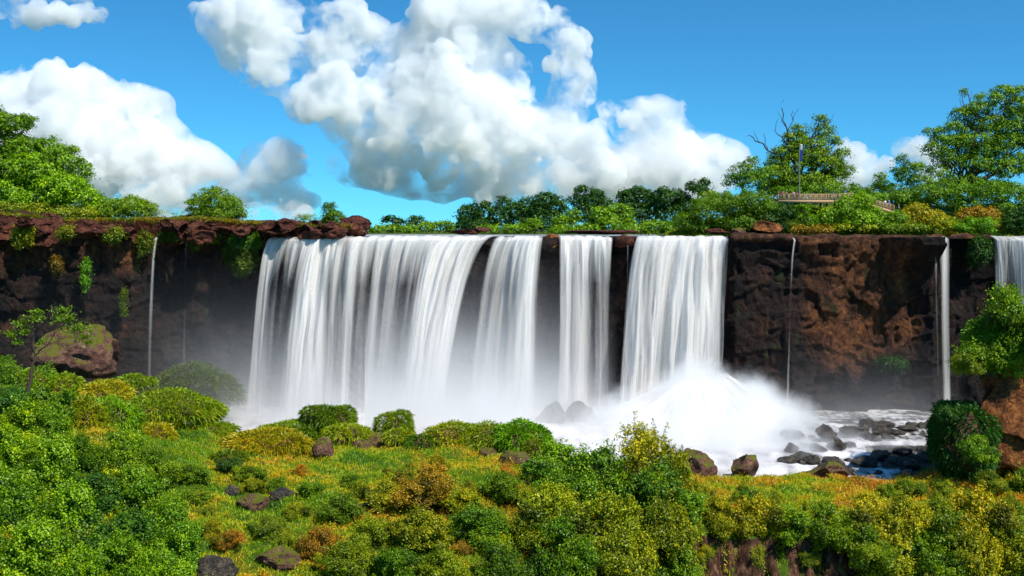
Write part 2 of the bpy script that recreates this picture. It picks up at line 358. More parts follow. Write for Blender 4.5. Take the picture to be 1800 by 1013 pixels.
def bush_proto(seed, mat, leaf=.26, clump=.55, per=26, nb=7, name='bush', dens=1.0):
    """ragged bush of radius 3.2 m: uneven lobes, loose clumps and shoots standing out of them"""
    r = rng(seed); Rr = 3.2
    root = empty(name, (0, 0, 0)); B = [(0, 0, Rr * .35, Rr * .5, Rr * .5, Rr * .4)]
    for k in range(nb * 2):
        a = r.uniform(0, 6.28); q = r.uniform(.16, .40) * Rr; rr = Rr * r.uniform(.15, .95); B.append((math.cos(a) * rr, math.sin(a) * rr, Rr * r.uniform(.1, 1.35) * (1.1 - .6 * rr / Rr), q * r.uniform(.8, 1.3), q * r.uniform(.8, 1.3), q * r.uniform(.6, 1.1)))
    C, N, T = [], [], []; parts = []
    for x, y, z, rx, ry, rz in B:
        k = max(5, int(4.19 * (rx * ry + ry * rz + rx * rz) / (clump * clump) * dens * .8))
        d = r.normal(0, 1, (k, 3)); d[:, 2] += .3; d /= np.linalg.norm(d, axis=1)[:, None]; rad = r.uniform(.5, 1.15, k)
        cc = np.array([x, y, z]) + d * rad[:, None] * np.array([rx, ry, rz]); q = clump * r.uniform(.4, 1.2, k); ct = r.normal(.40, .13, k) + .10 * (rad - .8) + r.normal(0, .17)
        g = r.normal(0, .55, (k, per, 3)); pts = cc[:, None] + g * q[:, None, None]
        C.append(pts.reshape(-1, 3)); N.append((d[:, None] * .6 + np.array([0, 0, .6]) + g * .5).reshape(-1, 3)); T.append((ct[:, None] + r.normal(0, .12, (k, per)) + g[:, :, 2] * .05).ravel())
        parts.append(limb((0, 0, -.8), (x, y, z + rz * .5), .09, .02, r, 4))
        for _ in range(3):                                          # shoots
            e = r.normal(0, .6, 3) + [0, 0, 1.0]; e /= np.linalg.norm(e); L = r.uniform(.6, 1.5); b0 = np.array([x, y, z]) + e * np.array([rx, ry, rz]) * .8; t = r.random(22)[:, None]
            C.append(b0 + e * L * t + r.normal(0, .10, (22, 3))); N.append(r.normal(0, .5, (22, 3)) + [0, 0, .8]); T.append(r.normal(.58, .1, 22))
            parts.append(limb(b0, b0 + e * L, .025, .008, r, 2))
    C, N, T = map(np.concatenate, (C, N, T)); k = C[:, 2] > -.8; C, N, T = C[k], N[k], T[k]
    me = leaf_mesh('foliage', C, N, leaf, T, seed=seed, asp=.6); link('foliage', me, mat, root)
    v, f = join(parts); me = mesh('stem', v, f); link('stem', me, BARK, root)
    return root
#END2

# ------------------------------------------------------------------ ground
_px = [-500, 0, 150, 300, 450, 650, 850, 1000, 1150, 1300, 1500, 1700, 1800, 2300]
_zt = {
 40:  [-20] * 14,
 85:  [0, 0, -2, -5, -9, -9, -10, -10, -12, -16, -18, -18, -18, -18],
 100: [3, 3, 1, -1.5, -4, -4.5, -6, -7, -9, -14, -15, -15, -15, -15],
 110: [5, 5, 3, .5, -1, -2, -3, -4, -5, -12, -12, -12, -12, -12],
 120: [7, 7, 4.5, 2, .5, 0, -1, -1.5, -2.5, -9.5, -9.5, -9.5, -9.5, -9.5],
 125: [8, 8, 5.3, 2.5, 1, .6, 0, -.3, -.8, -7, -6.5, -6.8, -6.5, -6.5],
 128: [8.6, 8.6, 5.7, 2.8, 1.3, .9, .6, .4, .3, -1.2, -.8, -1, -1, -1],
 131: [9.2, 9.2, 6.1, 3.1, 1.55, 1.3, 1.1, .85, .7, .35, .4, .4, .5, .5],
 140: [11, 11, 7.5, 4, 2.0, 1.7, 1.6, 1.5, 1, .5, .6, .9, 1.5, 2],
 150: [12, 12, 8.5, 4.8, 2.5, 2.1, 2.0, 1.5, .3, .35, .3, 1.2, 2, 5],
 160: [11, 11, 9, 4.8, 2.6, 2.2, 2.2, 0, -1, -1.2, -1.2, .5, 3, 8],
 168: [8, 8, 9, 4.5, 2.4, 1.8, 1.6, -1, -1.6, -2, -2, 1, 5, 9],
 176: [5, 5, 6, 3, 1, 0, -.5, -1.6, -2, -2, -2, 0, 3, 6],
 188: [3, 3, 2, 0, -1.5, -2, -2, -2, -2, -2, -2, -1, 0, 0],
 215: [3, 3, 2, 0, -2, -2, -2, -2, -2, -2, -2, -2, -2, -2]}
_ys = np.array(sorted(_zt)); _Z = np.array([_zt[y] for y in _ys], float)
def ground_z(x, y, rough=True):
    x = np.atleast_1d(np.asarray(x, float)); y = np.atleast_1d(np.asarray(y, float))
    px = np.clip(900 + x * F / np.maximum(y, 30), -499, 2299); yy = np.clip(y, _ys[0], _ys[-1] - .01)
    j = np.searchsorted(_ys, yy, 'right') - 1; j = np.clip(j, 0, len(_ys) - 2); t = (yy - _ys[j]) / (_ys[j + 1] - _ys[j])
    za = np.array([0.0] * len(x)); xp = np.array(_px)
    i = np.clip(np.searchsorted(xp, px, 'right') - 1, 0, len(xp) - 2); u = (px - xp[i]) / (xp[i + 1] - xp[i]); u = u * u * (3 - 2 * u)
    za = _Z[j, i] * (1 - u) + _Z[j, i + 1] * u; zb = _Z[j + 1, i] * (1 - u) + _Z[j + 1, i + 1] * u
    z = za * (1 - t) + zb * t
    if rough:
        p = np.stack([x, y, z * 0], 1); amp = np.clip((176 - y) / 14, 0, 1)
        z = z + amp * (fbm(p / 7, 4, 11) * 1.0 + np.abs(fbm(p / 2.6, 3, 12)) * .9)
    return z
nx, ny = 620, 420
X, Y = np.meshgrid(np.linspace(-125, 125, nx), np.concatenate([np.linspace(40, 95, 30, endpoint=False), np.linspace(95, 215, ny - 30)]))
v = np.stack([X.ravel(), Y.ravel(), ground_z(X.ravel(), Y.ravel())], 1)
st = (v[:, 1] > 118) & (v[:, 1] < 131) & (v[:, 0] > 20)                    # the bare rock face below the brink is cut into ribs
v[:, 1] += st * (np.abs(fbm(v * np.array([1 / 2.0, 1 / 7, 1 / 11.0]), 4, 5)) * 4.5 - 1.2)
i = np.arange(nx * ny).reshape(ny, nx); f = np.stack([i[:-1, :-1], i[:-1, 1:], i[1:, 1:], i[1:, :-1]], -1).reshape(-1, 4)
def ground_mat():
    m = Mat('soil_and_low_plants'); g = m.n('ShaderNodeNewGeometry'); sx = m.n('ShaderNodeSeparateXYZ'); m.l(g.outputs['Normal'], sx.inputs[0])
    a = m.noise(.35, 6, space='World', rough=.7); b = m.noise(1.3, 7, space='World', rough=.75, stretch=(1, 1, .35))
    veg = m.ramp(a, [(.3, (.02, .045, .004)), (.5, (.06, .11, .006)), (.62, (.13, .10, .010)), (.75, (.12, .05, .015))])
    rk = m.ramp(b, [(.38, (.010, .005, .004)), (.52, (.07, .032, .018)), (.66, (.24, .12, .07))])
    k = m.math('MULTIPLY_ADD', m.math('ADD', sx.outputs[2], m.math('MULTIPLY', b, .3)), -6, 5.0, clamp=True)
    p = m.n('ShaderNodeBsdfPrincipled'); p.inputs['Roughness'].default_value = .9; p.inputs['Specular IOR Level'].default_value = .15
    m.l(m.mix(k, veg, rk), p.inputs['Base Color']); bp = m.n('ShaderNodeBump'); bp.inputs['Distance'].default_value = .5; bp.inputs['Strength'].default_value = .7
    m.l(b, bp.inputs['Height']); m.l(bp.outputs[0], p.inputs['Normal']); m.l(p.outputs[0], m.out.inputs[0]); return m.m
me = mesh('ground', v, f); smooth(me); tag(link('ground', me, ground_mat()), kind='structure')
def on_ground(px, py):
    """distance at which the line of sight through a photo pixel meets the ground"""
    Y = np.linspace(96, 190, 471); zr = CZ - (py - HOR) / F * Y; zg = ground_z((px - 900) / F * Y, Y)
    k = np.nonzero(zr <= zg)[0]
    return float(Y[k[0]]) if len(k) else 185.0
v = np.array([[-9000, -3000, -21], [9000, -3000, -21], [9000, 9000, -21], [-9000, 9000, -21]], float)
tag(link('valley_floor', mesh('valley_floor', v, np.array([[0, 1, 2, 3]])), ground_mat()), kind='structure')

# ------------------------------------------------------------------ cliff
_cp = [-600, -40, 60, 150, 235, 300, 420, 475, 560, 700, 860, 940, 985, 1080, 1115, 1160, 1270, 1290, 1345, 1420, 1545, 1600, 1640, 1660, 1740, 1800, 2300]
_cy = [196, 196, 197, 196, 199, 204, 204, 202, 200, 201, 202, 199.5, 201, 203, 202, 201, 201, 199, 198.5, 198.5, 199, 199.6, 197.0, 202.5, 203.5, 203, 203]
LIPZ = {0: 32.2}
def cliff_y(px): return np.interp(px, _cp, _cy)
cw, ch = 1150, 130
PX = np.linspace(-560, 2260, cw); ZZ = np.linspace(-2, 32.35, ch)
gx, gz = np.meshgrid(PX, ZZ); yy = cliff_y(gx); x = (gx - 900) / F * yy
p = np.stack([x.ravel(), yy.ravel() * 0, gz.ravel()], 1)
blk = fbm(p * [1 / 6., 1, 1 / 9.], 3, 40) * 1.6
step = np.floor(p[:, 2] / 3.1 + fbm(p / 9, 2, 41) * 1.2); jut = (_h(step.astype(np.int64), np.floor(p[:, 0] / 3.7 + fbm(p / 5, 2, 44) * .9).astype(np.int64), step.astype(np.int64) * 0, 5) - .5) * 1.6
fine = (1 - np.abs(fbm(p / 1.6, 4, 42)) * 2) * .5
over = np.clip((p[:, 2] - 27) / 5, 0, 1) * -1.2 + np.clip((5 - p[:, 2]) / 5, 0, 1) * -2.5
hang = np.clip((gx.ravel() - 1552) / 14, 0, 1) * np.clip((1644 - gx.ravel()) / 8, 0, 1) * np.clip((p[:, 2] - 25) / 6, 0, 1) ** 1.5
y2 = yy.ravel() + blk + jut - fine + over - hang * 5.5
top = np.clip((p[:, 2] - 31.2) / 1.15, 0, 1); y2 = y2 * (1 - top) + (yy.ravel() - 1.6 + fine * 1.0 - hang * 5.5) * top
v = np.stack([x.ravel(), y2, gz.ravel() + .12 * top * fbm(p / 2, 3, 4)], 1)
i = np.arange(cw * ch).reshape(ch, cw); f = np.stack([i[:-1, :-1], i[:-1, 1:], i[1:, 1:], i[1:, :-1]], -1).reshape(-1, 4)
back = v[-cw:].copy(); back[:, 1] = 330; back[:, 0] *= 1.6; back[:, 2] = 32.3
n0 = len(v); v = np.concatenate([v, back]); f = np.concatenate([f, np.stack([i[-1, :-1], i[-1, 1:], n0 + np.arange(1, cw), n0 + np.arange(cw - 1)], 1)])
me = mesh('cliff', v, f); fpx = 900 + v[:, 0] * F / np.maximum(v[:, 1], 1)
dry = np.interp(fpx, [-600, 0, 235, 300, 1120, 1290, 1400, 1430, 1560, 1640, 1670, 2300], [.45, .38, .30, .10, .10, .22, .34, .80, .75, .35, .15, .2]) * np.clip((v[:, 2] - 2) / 14, .25, 1) + .45 * np.clip((v[:, 2] - 25) / 6, 0, 1) * (fpx < 470)  # right of the brown patch the drop also paints in the wall's cast shadow
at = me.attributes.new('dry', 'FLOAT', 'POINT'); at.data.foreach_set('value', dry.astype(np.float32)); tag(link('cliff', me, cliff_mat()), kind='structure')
# a thin capping slab of sunlit rock on the right hand edge
def slab(name, px0, px1, z0, z1, depth, seed, m, kind='structure', front=1.0):
    r = rng(seed); n = int((px1 - px0) / 3) + 2; u = np.linspace(px0, px1, n); rows = []
    prof = [(0, 0), (-front, .15), (-front - .3, .55), (-front + .3, .95), (.6, 1.0), (depth, 1.0), (depth + .2, 0)]
    for dy, h in prof:
        y0 = cliff_y(u) + dy - 1.0; x = (u - 900) / F * y0; q = np.stack([x, np.full(n, dy), np.full(n, h * 2)], 1)
        rows.append(np.stack([x, y0 + fbm(q / 2.0, 3, seed) * .9, z0 + (z1 - z0) * h * (1 + .55 * fbm(q / 2.0, 4, seed + 1) * (h > .3))], 1))
    v = np.concatenate(rows); k = len(prof); i = np.arange(n * k).reshape(k, n)
    f = np.stack([i[:-1, :-1], i[:-1, 1:], i[1:, 1:], i[1:, :-1]], -1).reshape(-1, 4)
    me = mesh(name, v, f); o = link(name, me, m); sub = o.modifiers.new('s', 'SUBSURF'); sub.levels = sub.render_levels = 1
    return tag(o, kind=kind)
slab('cliff_edge', 1284, 1655, 31.5, 32.75, 7, 60, CLIFFR, front=.3)
slab('cliff_edge', 1672, 1742, 31.5, 32.75, 7, 61, CLIFFR, front=.3)

# ledge on the left: heightfield of red brown rock
nx, ny = 520, 46
gx, gy = np.meshgrid(np.linspace(-560, 642, nx), np.linspace(0, 1, ny))
base = cliff_y(gx) - 1.7 - .9 * fbm(np.stack([gx.ravel() / 22, gx.ravel() * 0, gx.ravel() * 0], 1), 3, 66).reshape(gx.shape) * 2; yy = base + gy * 22; x = (gx - 900) / F * base * (1 + .1 * gy)
q = np.stack([x.ravel(), yy.ravel(), x.ravel() * 0], 1)
H = np.interp(gx, [-600, 0, 60, 110, 200, 300, 350, 430, 560, 610, 642], [36.1, 36.3, 35.7, 34.7, 34.7, 35.2, 35.6, 34.6, 34.2, 33.9, 32.2]).ravel()
rise = np.clip(gy.ravel() / .16, 0, 1) ** .6
cells = _h(np.floor(q[:, 0] / 2.7 + fbm(q / 3, 2, 71)).astype(np.int64), np.floor(q[:, 1] / 2.4 + fbm(q / 3, 2, 72)).astype(np.int64), np.zeros(len(q), np.int64), 3)
z0_ = 31.0 + 1.3 * fbm(np.stack([q[:, 0] / 2.2, q[:, 0] * 0, q[:, 0] * 0], 1), 3, 67)
z = z0_ + (H - z0_) * rise + rise * ((1 - np.abs(fbm(q / 3.1, 4, 70)) * 2.2) * .8 + (cells - .5) * 1.4 - .35) * np.clip((645 - gx.ravel()) / 40, 0, 1)
yo = yy.ravel() + fbm(np.stack([q[:, 0] / 2.4, z / 1.5, q[:, 1] * 0], 1), 3, 77) * .9
v = np.stack([x.ravel(), yo, z], 1); i = np.arange(nx * ny).reshape(ny, nx)
f = np.stack([i[:-1, :-1], i[:-1, 1:], i[1:, 1:], i[1:, :-1]], -1).reshape(-1, 4)
v[-nx:, 2] = 32.0
tag(link('rock_ledge', mesh('rock_ledge', v, f), LEDGE), kind='structure')

# upper ground, right hand hill, far bank and the river above the falls
def sheet(name, fn, px0, px1, y0, y1, n, m_, mat, warp=1.0):
    gx, gy = np.meshgrid(np.linspace(px0, px1, n), np.linspace(0, 1, m_) ** warp); yy = y0 + gy * (y1 - y0)
    x = (gx - 900) / F * yy; z = fn(gx.ravel(), yy.ravel()); v = np.stack([x.ravel(), yy.ravel(), z], 1); i = np.arange(n * m_).reshape(m_, n)
    me = mesh(name, v, np.stack([i[:-1, :-1], i[:-1, 1:], i[1:, 1:], i[1:, :-1]], -1).reshape(-1, 4)); smooth(me); return tag(link(name, me, mat), kind='structure')
GM = ground_mat()
def hill_h(px, y):
    H = np.interp(px, [1150, 1250, 1330, 1400, 1500, 1600, 1700, 1800, 1950, 2400], [32.2, 35.0, 37.6, 37.8, 37.2, 36.4, 36.2, 36.6, 38, 40])
    t = np.clip((y - 205.5) / 9, 0, 1); t = t * t * (3 - 2 * t)
    return np.clip((y - 222) / 25, 0, 1) * 2.6 * np.clip((px - 1250) / 100, 0, 1) + 32.0 + (H - 32.0) * t + .35 * fbm(np.stack([px / 9, y / 2, y * 0], 1), 3, 9) * t
sheet('hill', hill_h, 1150, 2400, 200.5, 330, 160, 60, GM)
sheet('hill', lambda px, y: np.interp(px, [-600, 300, 560, 640], [36, 35.2, 33.5, 31.5]) - np.clip((205 - y) / 4, 0, 1) * 3, -600, 640, 201, 290, 80, 20, GM)
sheet('far_bank', lambda px, y: 32.2 + .5 * np.clip((y - 300) / 6, 0, 1), -900, 2700, 300, 9000, 60, 12, GM, 3)
def water_mat():
    m = Mat('fast_river_water'); n = m.noise(.5, 6, space='World', stretch=(.5, 1, 1)); n2 = m.noise(1.2, 5, space='World', rough=.7)
    c = m.mix(m.math('MULTIPLY_ADD', n2, 7, -3.1, clamp=True), (.05, .05, .035), (.75, .73, .72))
    b = m.n('ShaderNodeBsdfPrincipled'); b.inputs['Roughness'].default_value = .25; m.l(c, b.inputs['Base Color'])
    bp = m.n('ShaderNodeBump'); bp.inputs['Distance'].default_value = .3; m.l(n, bp.inputs['Height']); m.l(bp.outputs[0], b.inputs['Normal']); m.l(b.outputs[0], m.out.inputs[0]); return m.m
sheet('upper_river', lambda px, y: np.full(len(px), 32.42), 470, 1300, 203.5, 301, 60, 20, water_mat())

# ------------------------------------------------------------------ falling water
def fall_mat():
    m = Mat('silky_falling_water')
    a = m.n('ShaderNodeAttribute', attribute_name='cover').outputs['Fac']
    uv = m.n('ShaderNodeAttribute', attribute_name='flow').outputs['Vector']
    s1 = m.noise(1.0, 4, vec=uv, stretch=(.40, .016, 1), rough=.40); s2 = m.noise(1.0, 2, vec=uv, stretch=(3.0, .06, 1), rough=.45)
    sy = m.n('ShaderNodeSeparateXYZ'); m.l(uv, sy.inputs[0]); fine = m.math('MULTIPLY_ADD', sy.outputs[1], -.045, .50, clamp=True); fine = m.math('MAXIMUM', fine, .08)
    k = m.math('ADD', s1, m.math('MULTIPLY', m.math('SUBTRACT', s2, .5), fine))
    al = m.math('MULTIPLY_ADD', m.math('SUBTRACT', k, .5), 1.9, a, clamp=True)
    d = m.n('ShaderNodeBsdfDiffuse'); d.inputs[0].default_value = (.93, .90, .865, 1)
    t = m.n('ShaderNodeBsdfTranslucent'); t.inputs[0].default_value = (.85, .84, .82, 1); x = m.n('ShaderNodeMixShader'); x.inputs[0].default_value = .3
    m.l(d.outputs[0], x.inputs[1]); m.l(t.outputs[0], x.inputs[2])
    tr = m.n('ShaderNodeBsdfTransparent'); y = m.n('ShaderNodeMixShader'); m.l(al, y.inputs[0]); m.l(tr.outputs[0], y.inputs[1]); m.l(x.outputs[0], y.inputs[2])
    bp = m.n('ShaderNodeBump'); bp.inputs['Distance'].default_value = .2; bp.inputs['Strength'].default_value = .25; m.l(k, bp.inputs['Height']); m.l(bp.outputs[0], d.inputs['Normal'])
    m.l(y.outputs[0], m.out.inputs[0]); return m.m
FALL = fall_mat()
def sheet_of_water(name, parent, tops, bots, cover_top, cover_bot, Y0, throw, seed, z1=0.0, z0=32.45, ramp=.25, fold=1.0, back=0.0, gain=1.0, run=.45):
    """tops/bots: photo columns of matching stream lines at the lip and at the foot"""
    n = max(12, int((tops[-1] - tops[0]) * 0.55)); m_ = 70
    u = np.linspace(0, 1, n); kt = np.linspace(0, 1, len(tops)); tp = np.interp(u, kt, tops); bt = np.interp(u, kt, bots)
    ct = np.interp(tp, cover_top[0], cover_top[1]); cb = np.interp(tp, cover_bot[0], cover_bot[1])
    s = np.linspace(0, 1, m_); rows = []; cov = []; flow = []
    for k, t in enumerate(s):
        a = t / .07
        y0 = (cliff_y(tp) if Y0 is None else np.full(n, float(Y0))) - 3.1 + back
        jut = fbm(np.stack([tp / 16, tp * 0, tp * 0], 1), 3, seed) * 1.3 * fold
        if a < 1: dz = .55 * a * a * np.ones(n); dy = 3.4 * (1 - a) * np.ones(n)
        else: dz = .55 + (z0 - z1 - .55) * ((t - .07) / .93) ** 1.15 * np.ones(n); dy = 0
        fr = dz / (z0 - z1); out = throw * np.sqrt(np.clip(fr, 0, 1))
        px = tp + (bt - tp) * fr ** run
        q = np.stack([tp / 9, fr * 1.6, tp * 0 + seed], 1); q2 = np.stack([tp / 3.2, fr * 2.2, tp * 0 + seed], 1)
        fd = (fbm(q, 3, seed + 1) * 2.0 + fbm(q2, 2, seed + 2) * .18) * fold * np.clip(fr * 9, 0, 1)
        yy = y0 - out + dy + (jut + fd) * (1 if a >= 1 else a)
        lipn = .22 * fbm(np.stack([tp / 7, tp * 0, tp * 0], 1), 3, seed + 5)
        rows.append(np.stack([(px - 900) / F * y0 * 1.0, yy, z0 - dz + lipn * (1 - fr)], 1))
        m = np.clip((fr - .02) / ramp, 0, 1) ** .7; c = (ct * (1 - m) + cb * m) * gain
        c = c + .22 * np.clip((fr - .75) / .25, 0, 1) * (c > .05)
        e = np.minimum(u, 1 - u) * (n / 8 if n > 20 else 2.4); c = c * np.clip(e, 0, 1) - (1 - np.clip(e, 0, 1)) * 1.0
        cov.append(c); flow.append(np.stack([tp / 10, np.full(n, dz), np.full(n, seed * 3.7)], 1))
    v = np.concatenate(rows); i = np.arange(n * m_).reshape(m_, n)
    me = mesh(name, v, np.stack([i[:-1, :-1], i[:-1, 1:], i[1:, 1:], i[1:, :-1]], -1).reshape(-1, 4)); smooth(me)
    at = me.attributes.new('cover', 'FLOAT', 'POINT'); at.data.foreach_set('value', np.concatenate(cov).astype(np.float32))
    at = me.attributes.new('flow', 'FLOAT_VECTOR', 'POINT'); at.data.foreach_set('vector', np.concatenate(flow).astype(np.float32).ravel())
    return link(name, me, FALL, parent)
def waterfall(label, tops, bots, ct, cb, seed, throw=3.0, z1=0.0, layers=2, Y0=None, group=None, fold=1.0, ramp=.25, z0=32.45, run=.45):
    root = empty('waterfall', P(tops[0], 415, 200)); root.location = (0, 198, 0); tag(root, label, 'waterfall', group)
    for k in range(layers):
        o = sheet_of_water('veil' if k else 'curtain', root, tops, bots, ct, cb, Y0, throw * (1 + .25 * k), seed + 20 * k, z1=z1, fold=fold * (1 + .3 * k), back=-.5 * k, gain=1.0 if k == 0 else .35, ramp=ramp, z0=z0, run=run)
        o.location = -Vector(root.location)
    return root
waterfall('widest white curtain of water, fanning out at its left edge beside the mossy cliff',
    [474, 500, 560, 590, 640, 740, 800, 884], [436, 464, 512, 570, 615, 694, 724, 792],
    ([480, 560, 700, 820, 878], [.72, .92, .88, 1.0, .85]),
    ([480, 488, 496, 508, 530, 552, 562, 585, 592, 605, 640, 655, 700, 740, 765, 778, 800, 850, 878], [.42, .58, .45, .02, -.05, .32, .95, .92, .20, .60, .36, .0, .22, .04, .20, .85, 1.1, 1.0, .30]), 3, 3.4)
waterfall('fan of water leaning left, between the widest curtain and the dark rock pillar',
    [864, 900, 925, 945, 966], [800, 844, 880, 922, 956], ([868, 900, 957], [.8, .95, .85]), ([872, 900, 915, 930, 945, 957], [.20, .48, .34, .42, .95, .28]), 5, 3.0)
waterfall('narrower pinkish white fall between the two dark rock pillars',
    [974, 1000, 1030, 1060, 1086], [970, 996, 1028, 1058, 1076], ([980, 1000, 1080], [.8, 1.1, .95]), ([980, 1000, 1018, 1030, 1045, 1070, 1080], [.40, .75, .72, .28, .22, .28, .02]), 7, 2.0, z1=1.5)
waterfall('tall dense white fall that drops into the bright plume of spray',
    [1115, 1150, 1180, 1220, 1255, 1290], [1074, 1104, 1138, 1185, 1232, 1270], ([1122, 1150, 1281], [.8, 1.0, .95]), ([1122, 1140, 1160, 1190, 1215, 1240, 1262, 1281], [.30, .55, .62, .95, 1.4, 1.35, .65, .12]), 9, 4.5, layers=3, ramp=.15, z1=2)
waterfall('thin ribbon of water down the brown cliff below the viewing platform', [1396, 1400, 1403], [1374, 1380, 1388], ([1390, 1410], [.6, .6]), ([1390, 1410], [.26, .26]), 11, 1.2, layers=1, fold=.3)
waterfall('single slender fall on the dark cliff, ending at the dark green bush', [1644, 1654, 1666, 1678], [1638, 1650, 1664, 1682], ([1640, 1680], [.9, .7]), ([1644, 1652, 1660, 1668, 1678], [.0, .62, .55, .30, -.1]), 13, 2.0, layers=2, fold=.4, ramp=.6)
waterfall('faint thread of water just beside the single slender fall', [1636, 1642, 1648], [1634, 1641, 1648], ([1630, 1650], [.25, .25]), ([1630, 1650], [-.2, -.2]), 14, 2.4, layers=1, fold=.3)
waterfall('row of pale streams above the leafy boulder at the right edge', [1745, 1770, 1790, 1830, 1900, 2000], [1741, 1768, 1788, 1830, 1900, 2000], ([1740, 2000], [.7, .8]), ([1745, 1755, 1764, 1775, 1790, 1800, 1830, 1900, 2000], [.5, .7, .3, .3, .6, .35, .5, .5, .5]), 15, 2.0)
waterfall('bluish thread of water falling from the green tufts on the left cliff', [269, 275, 282], [254, 264, 276], ([260, 290], [.55, .55]), ([260, 290], [.18, .18]), 17, 1.2, layers=1, fold=.3)
waterfall('faintest thread of water on the dark left cliff, nearer the wide curtain', [326, 329, 333], [320, 326, 332], ([320, 340], [.38, .38]), ([320, 340], [.14, .14]), 19, 1.2, layers=1, fold=.3)
waterfall('faint trickle crossing the dark rock pillar left of the dense white fall', [1101, 1104, 1107], [1098, 1101, 1104], ([1100, 1110], [.3, .3]), ([1100, 1110], [.12, .12]), 23, .8, layers=1, fold=.3)

# ------------------------------------------------------------------ pool and rapids
def foam_mat():
    m = Mat('foaming_water'); g = m.n('ShaderNodeNewGeometry'); sx = m.n('ShaderNodeSeparateXYZ'); m.l(g.outputs['Normal'], sx.inputs[0])
    n = m.noise(.22, 7, space='World', rough=.62); n2 = m.noise(1.2, 4, space='World', stretch=(1, .5, .35))
    k = m.math('ADD', m.math('MULTIPLY_ADD', sx.outputs[2], -5.0, 4.95), m.math('MULTIPLY_ADD', m.math('ADD', m.math('MULTIPLY', n, .65), m.math('MULTIPLY', n2, .35)), 7, -3.1)); k = m.math('ADD', k, m.n('ShaderNodeAttribute', attribute_name='foam').outputs['Fac'], clamp=True)
    b = m.n('ShaderNodeBsdfPrincipled'); n5 = m.noise(.30, 6, space='World', stretch=(1, .45, 1), rough=.65); m.l(m.mix(k, (.05, .05, .042), m.ramp(n5, [(.35, (.36, .35, .36)), (.6, (.74, .71, .71))])), b.inputs['Base Color'])
    b.inputs['Roughness'].default_value = .7; b.inputs['Specular IOR Level'].default_value = .05; bp = m.n('ShaderNodeBump'); bp.inputs['Distance'].default_value = .3; bp.inputs['Strength'].default_value = .5
    m.l(n, bp.inputs['Height']); m.l(bp.outputs[0], b.inputs['Normal']); m.l(b.outputs[0], m.out.inputs[0]); return m.m
gx, gy = np.meshgrid(np.linspace(-60, 75, 480), np.linspace(146, 204, 260)); q = np.stack([gx.ravel(), gy.ravel(), gx.ravel() * 0], 1)
base = np.interp(gy.ravel() + fbm(q / 6, 2, 90) * 3.5, [146, 157, 158.2, 164, 165.2, 171, 172.2, 177, 178.2, 184, 204], [.02, .05, .65, .7, 1.15, 1.2, 1.65, 1.7, 2.15, 2.2, 2.3])
z = base + .10 * fbm(q / 1.3, 3, 91)
v = np.stack([gx.ravel(), gy.ravel(), z], 1); i = np.arange(480 * 260).reshape(260, 480)
foam = np.exp(-((v[:, 0] - 28) / 17) ** 2 - ((v[:, 1] - 172) / 20) ** 2) * 3 + np.clip((12 - v[:, 0]) / 10, 0, 1) * 1.2 - np.clip((v[:, 0] - 50) / 6, 0, 1) * np.clip((172 - v[:, 1]) / 8, 0, 1) * 1.6  # last term drops foam in the crag's shade, deepening that shade by water colour
me = mesh('river', v, np.stack([i[:-1, :-1], i[:-1, 1:], i[1:, 1:], i[1:, :-1]], -1).reshape(-1, 4)); smooth(me); at = me.attributes.new('foam', 'FLOAT', 'POINT'); at.data.foreach_set('value', foam.astype(np.float32)); tag(link('river', me, foam_mat()), kind='structure')

# ------------------------------------------------------------------ spray and mist
def vol_mat(name, fn, col=(.98, .98, .99)):
    m = Mat(name); p = m.n('ShaderNodeVolumeScatter'); p.inputs['Color'].default_value = (*col, 1); p.inputs['Anisotropy'].default_value = .2
    m.l(fn(m), p.inputs['Density']); m.l(p.outputs[0], m.out.inputs['Volume']); return m.m
def ball_density(dens, power=1.5, ns=.15, namp=.6):
    def fn(m):
        tc = m.n('ShaderNodeTexCoord').outputs['Object']; ln = m.n('ShaderNodeVectorMath', operation='LENGTH'); m.l(tc, ln.inputs[0])
        k = m.math('SUBTRACT', 1.0, ln.outputs['Value'], clamp=True); k = m.math('POWER', k, power)
        n = m.noise(ns, 4, space='World'); k = m.math('MULTIPLY', k, m.math('MULTIPLY_ADD', n, 2 * namp, 1 - namp))
        return m.math('MULTIPLY', k, dens)
    return fn
def mist(px0, px1, Y0, Y1, top, fn, name, label, step=.5):
    c = P((px0 + px1) / 2, 0, (Y0 + Y1) / 2); c.z = -1.0; hx = (px1 - px0) / 2 / F * c.y; hy = (Y1 - Y0) / 2
    v = np.array([(x, y, z) for x in (-hx, hx) for y in (-hy, hy) for z in (0, top)], float)
    mt = vol_mat(name + '_droplets', fn(hx, hy, top)); mt.cycles.volume_step_rate = step
    o = link('mist' if name != 'spray_plume' else name, mesh(name, v, np.array([(0, 1, 3, 2), (4, 6, 7, 5), (0, 4, 5, 1), (2, 3, 7, 6), (0, 2, 6, 4), (1, 5, 7, 3)])), mt); o.location = c
    return tag(o, label, 'spray' if name == 'spray_plume' else 'mist', None if name == 'spray_plume' else 'mist over the plunge pool', 'stuff')
